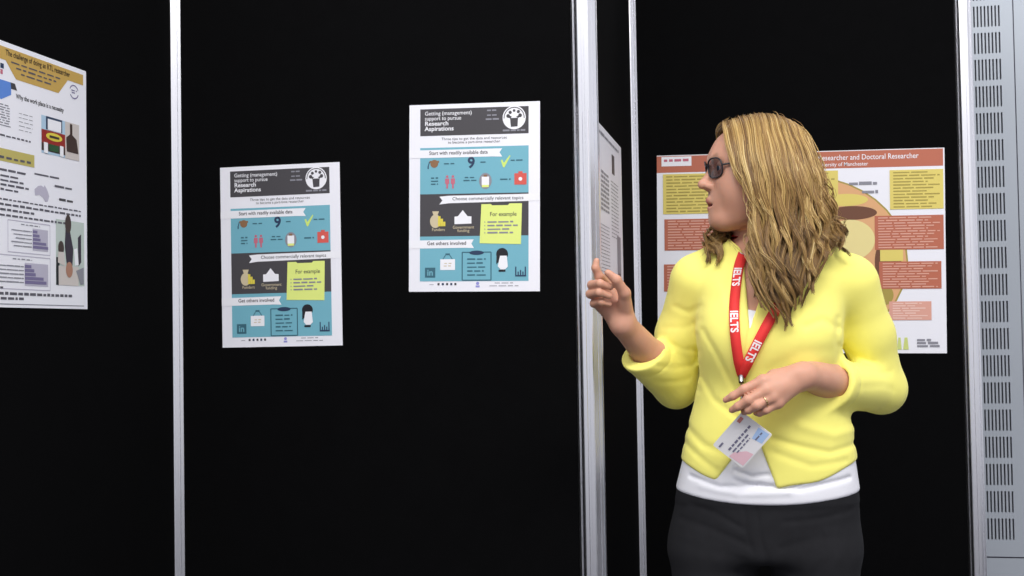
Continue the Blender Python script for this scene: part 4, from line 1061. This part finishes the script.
def ribbon_mesh(pts, w, nn, width, thick):
    n = len(pts); wd = np.broadcast_to(width, n)[:, None] / 2
    ring = [pts - w * wd - nn * thick / 2, pts + w * wd - nn * thick / 2, pts + w * wd + nn * thick / 2, pts - w * wd + nn * thick / 2]
    V = np.stack(ring, 1).reshape(-1, 3); i, j = np.meshgrid(np.arange(n - 1), np.arange(4), indexing='ij'); k = (j + 1) % 4
    F = np.stack([i * 4 + j, i * 4 + k, (i + 1) * 4 + k, (i + 1) * 4 + j], -1).reshape(-1, 4)
    return V, np.concatenate([F, [[0, 3, 2, 1]], [[n * 4 - 4, n * 4 - 3, n * 4 - 2, n * 4 - 1]]])
lan = empty('lanyard', tuple(P(741, 380, -.13)), 'red lettered lanyard with a badge hanging round the woman\'s neck', 'lanyard')
def sub(o, parent): o.parent = parent; return o
def under(name, V, F, m):
    o = np_mesh(name, V, F, m); o.parent = lan; o.matrix_parent_inverse = Matrix.Translation(-lan.location); return o
LEFT = [(744, 246), (740, 262), (736.5, 285), (734.5, 305), (734.5, 325), (736.5, 345), (739, 362), (741, 378)]
RIGHT = [(797, 262), (790, 282), (781, 302), (771, 319), (761, 336), (752, 353), (745, 368), (741.5, 378)]
def lettering(word, pts, w, nn, s0, size, fit):
    """letters laid along the strap, running down it, turned a quarter"""
    vv, ff = font_mesh(word, size, .03); wx = max(p[0] for p in vv); L = np.r_[0, np.cumsum(np.linalg.norm(np.diff(pts, axis=0), axis=1))]
    h = size * .7; out = []
    for x, y, _ in vv:
        s = s0 + x / wx * fit; q = np.array([np.interp(s, L, pts[:, i]) for i in range(3)]); W = np.array([np.interp(s, L, w[:, i]) for i in range(3)]); N_ = np.array([np.interp(s, L, nn[:, i]) for i in range(3)])
        out.append(tuple(q + W * (y - h / 2) + N_ * .0013))
    return out, ff
for side, path, starts in ((0, LEFT, (.013, .099, .200)), (1, RIGHT, (.186,))):
    pts = ribbon_path(path, 60)
    pts, tg, w, nn = ribbon(pts, .02, .0016, .0035 if side == 0 else .0065)
    if nn[30][1] > 0: nn = -nn; w = -w
    back = None
    wid = np.full(len(pts), .0195); wid[-8:] = np.linspace(.0195, .012, 8)
    V, F = ribbon_mesh(pts, w, nn, wid, .0016)
    st = under('strap', V, F, M_strap)
    # letters read down the strap: their tops towards picture right
    for s0 in starts:
        right = w if w[30][0] > 0 else -w
        vo, fo = lettering('IELTS', pts, right, nn, s0, .0205, .044)
        me = bpy.data.meshes.new('strap_lettering'); me.from_pydata(vo, [], fo); me.materials.append(M_swh); me.update()
        o = link('strap_lettering', me); o.parent = st
# the strap round the back of her neck
arc = []
L0 = drop(744, 247); R0 = drop(797, 263)
for a in np.linspace(0, 1, 30):
    th = math.radians(215 - 250 * a); c = P(768, 244, .03); arc.append(c + np.array([.066 * math.cos(th), .070 * math.sin(th), .010 - .012 * abs(a - .5)]))
arc = np.array(arc); arc[0] = L0; arc[-1] = R0
arc = push_out(arc, .004, 3)
d, g = grad_f(solid_f, arc, .006); g /= np.linalg.norm(g, axis=1)[:, None]; tg = np.gradient(arc, axis=0); tg /= np.linalg.norm(tg, axis=1)[:, None]; w = np.cross(g, tg); w /= np.linalg.norm(w, axis=1)[:, None]
V, F = ribbon_mesh(arc, w, np.cross(tg, w), .019, .0016); under('neck_strap', V, F, M_strap)
# clip
M_clip = mat('clip_metal', (150, 146, 148), .3, metal=1.0)
p0 = drop(741.3, 377) + np.array([0, -.006, 0]); p1 = P(741.5, 396, -.174); p2 = P(742, 413, -.177)
V, F = join_np([tube_np([p0 + [0, 0, .006], p0, p0 - [0, .006, .010]], [.005, .006, .005], 8), tube_np([p0 - [0, .004, .008], p1, p2 + [0, 0, .002]], .0022, 8)])
under('clip', V, F, M_clip)
# badge
A, B, C_, D_ = P(742, 411.5, -.178), P(772.5, 434.7, -.176), P(742.6, 468, -.150), P(713.5, 441.7, -.152)
D_ = A + C_ - B; 
es = (A - D_); et = (C_ - D_); nrm = np.cross(es, et); nrm /= np.linalg.norm(nrm)
if nrm[1] > 0: nrm = -nrm
def card(s, t, h): return D_ + es * s + et * t + nrm * h
def cardmesh(name, polys, parent=None, base=None):
    m = MB()
    for pts, h, mm in polys: m.face([tuple(card(s, t, h)) for s, t in pts], mm)
    o = m.build(name); return o
M_card_w = mat('badge_card', (240, 238, 240), .35); M_pk = mat('badge_pink', (238, 196, 206), .35); M_bl = mat('badge_blue', (176, 204, 244), .35); M_ink = mat('badge_ink', (118, 116, 140), .4); M_rd = mat('badge_red_ink', (206, 130, 124), .4)
def rc(s0, t0, s1, t1): return [(s0, t0), (s1, t0), (s1, t1), (s0, t1)]
oc = []
for cx, cy, a0 in ((.95, .05, -90), (.95, .95, 0), (.05, .95, 90), (.05, .05, 180)):
    for k in range(5): a = math.radians(a0 + 22.5 * k); oc.append((cx + .05 * math.cos(a), cy + .05 * math.sin(a)))
m = MB(); top = [tuple(card(s, t, .0006)) for s, t in oc]; bot = [tuple(card(s, t, -.0006)) for s, t in oc]
m.face(top, M_card_w); m.face(bot[::-1], M_card_w)
for i in range(len(oc)): j = (i + 1) % len(oc); m.face([top[i], bot[i], bot[j], top[j]], M_card_w)
bd = m.build('badge'); bd.parent = lan; bd.matrix_parent_inverse = Matrix.Translation(-lan.location); bd['label'] = 'white badge card with pink and blue corners'
def words_(s0, s1, t, h, r):
    out = []; s = s0
    while s < s1 - .01: e = min(s1, s + r.uniform(.06, .14)); out.append((rc(s, t, e, t + h), .0014, M_ink)); s = e + .03
    return out
rr = random.Random(4)
for nm, polys in (('pink_corner', [([(.03, .52), (.16, .55), (.36, .78), (.40, .97), (.05, .97)], .0010, M_pk)]), ('blue_corner', [([(.66, .66), (.95, .60), (.97, .93), (.70, .95)], .0010, M_bl)]),
                  ('name_lines', words_(.14, .86, .38, .055, rr) + words_(.16, .70, .50, .045, rr) + words_(.20, .64, .60, .035, rr)), ('small_print', words_(.06, .22, .14, .05, rr) + words_(.68, .90, .74, .04, rr)), ('red_logo', [(rc(.76, .06, .90, .16), .0010, M_rd)])):
    o = cardmesh(nm, polys); o.parent = bd
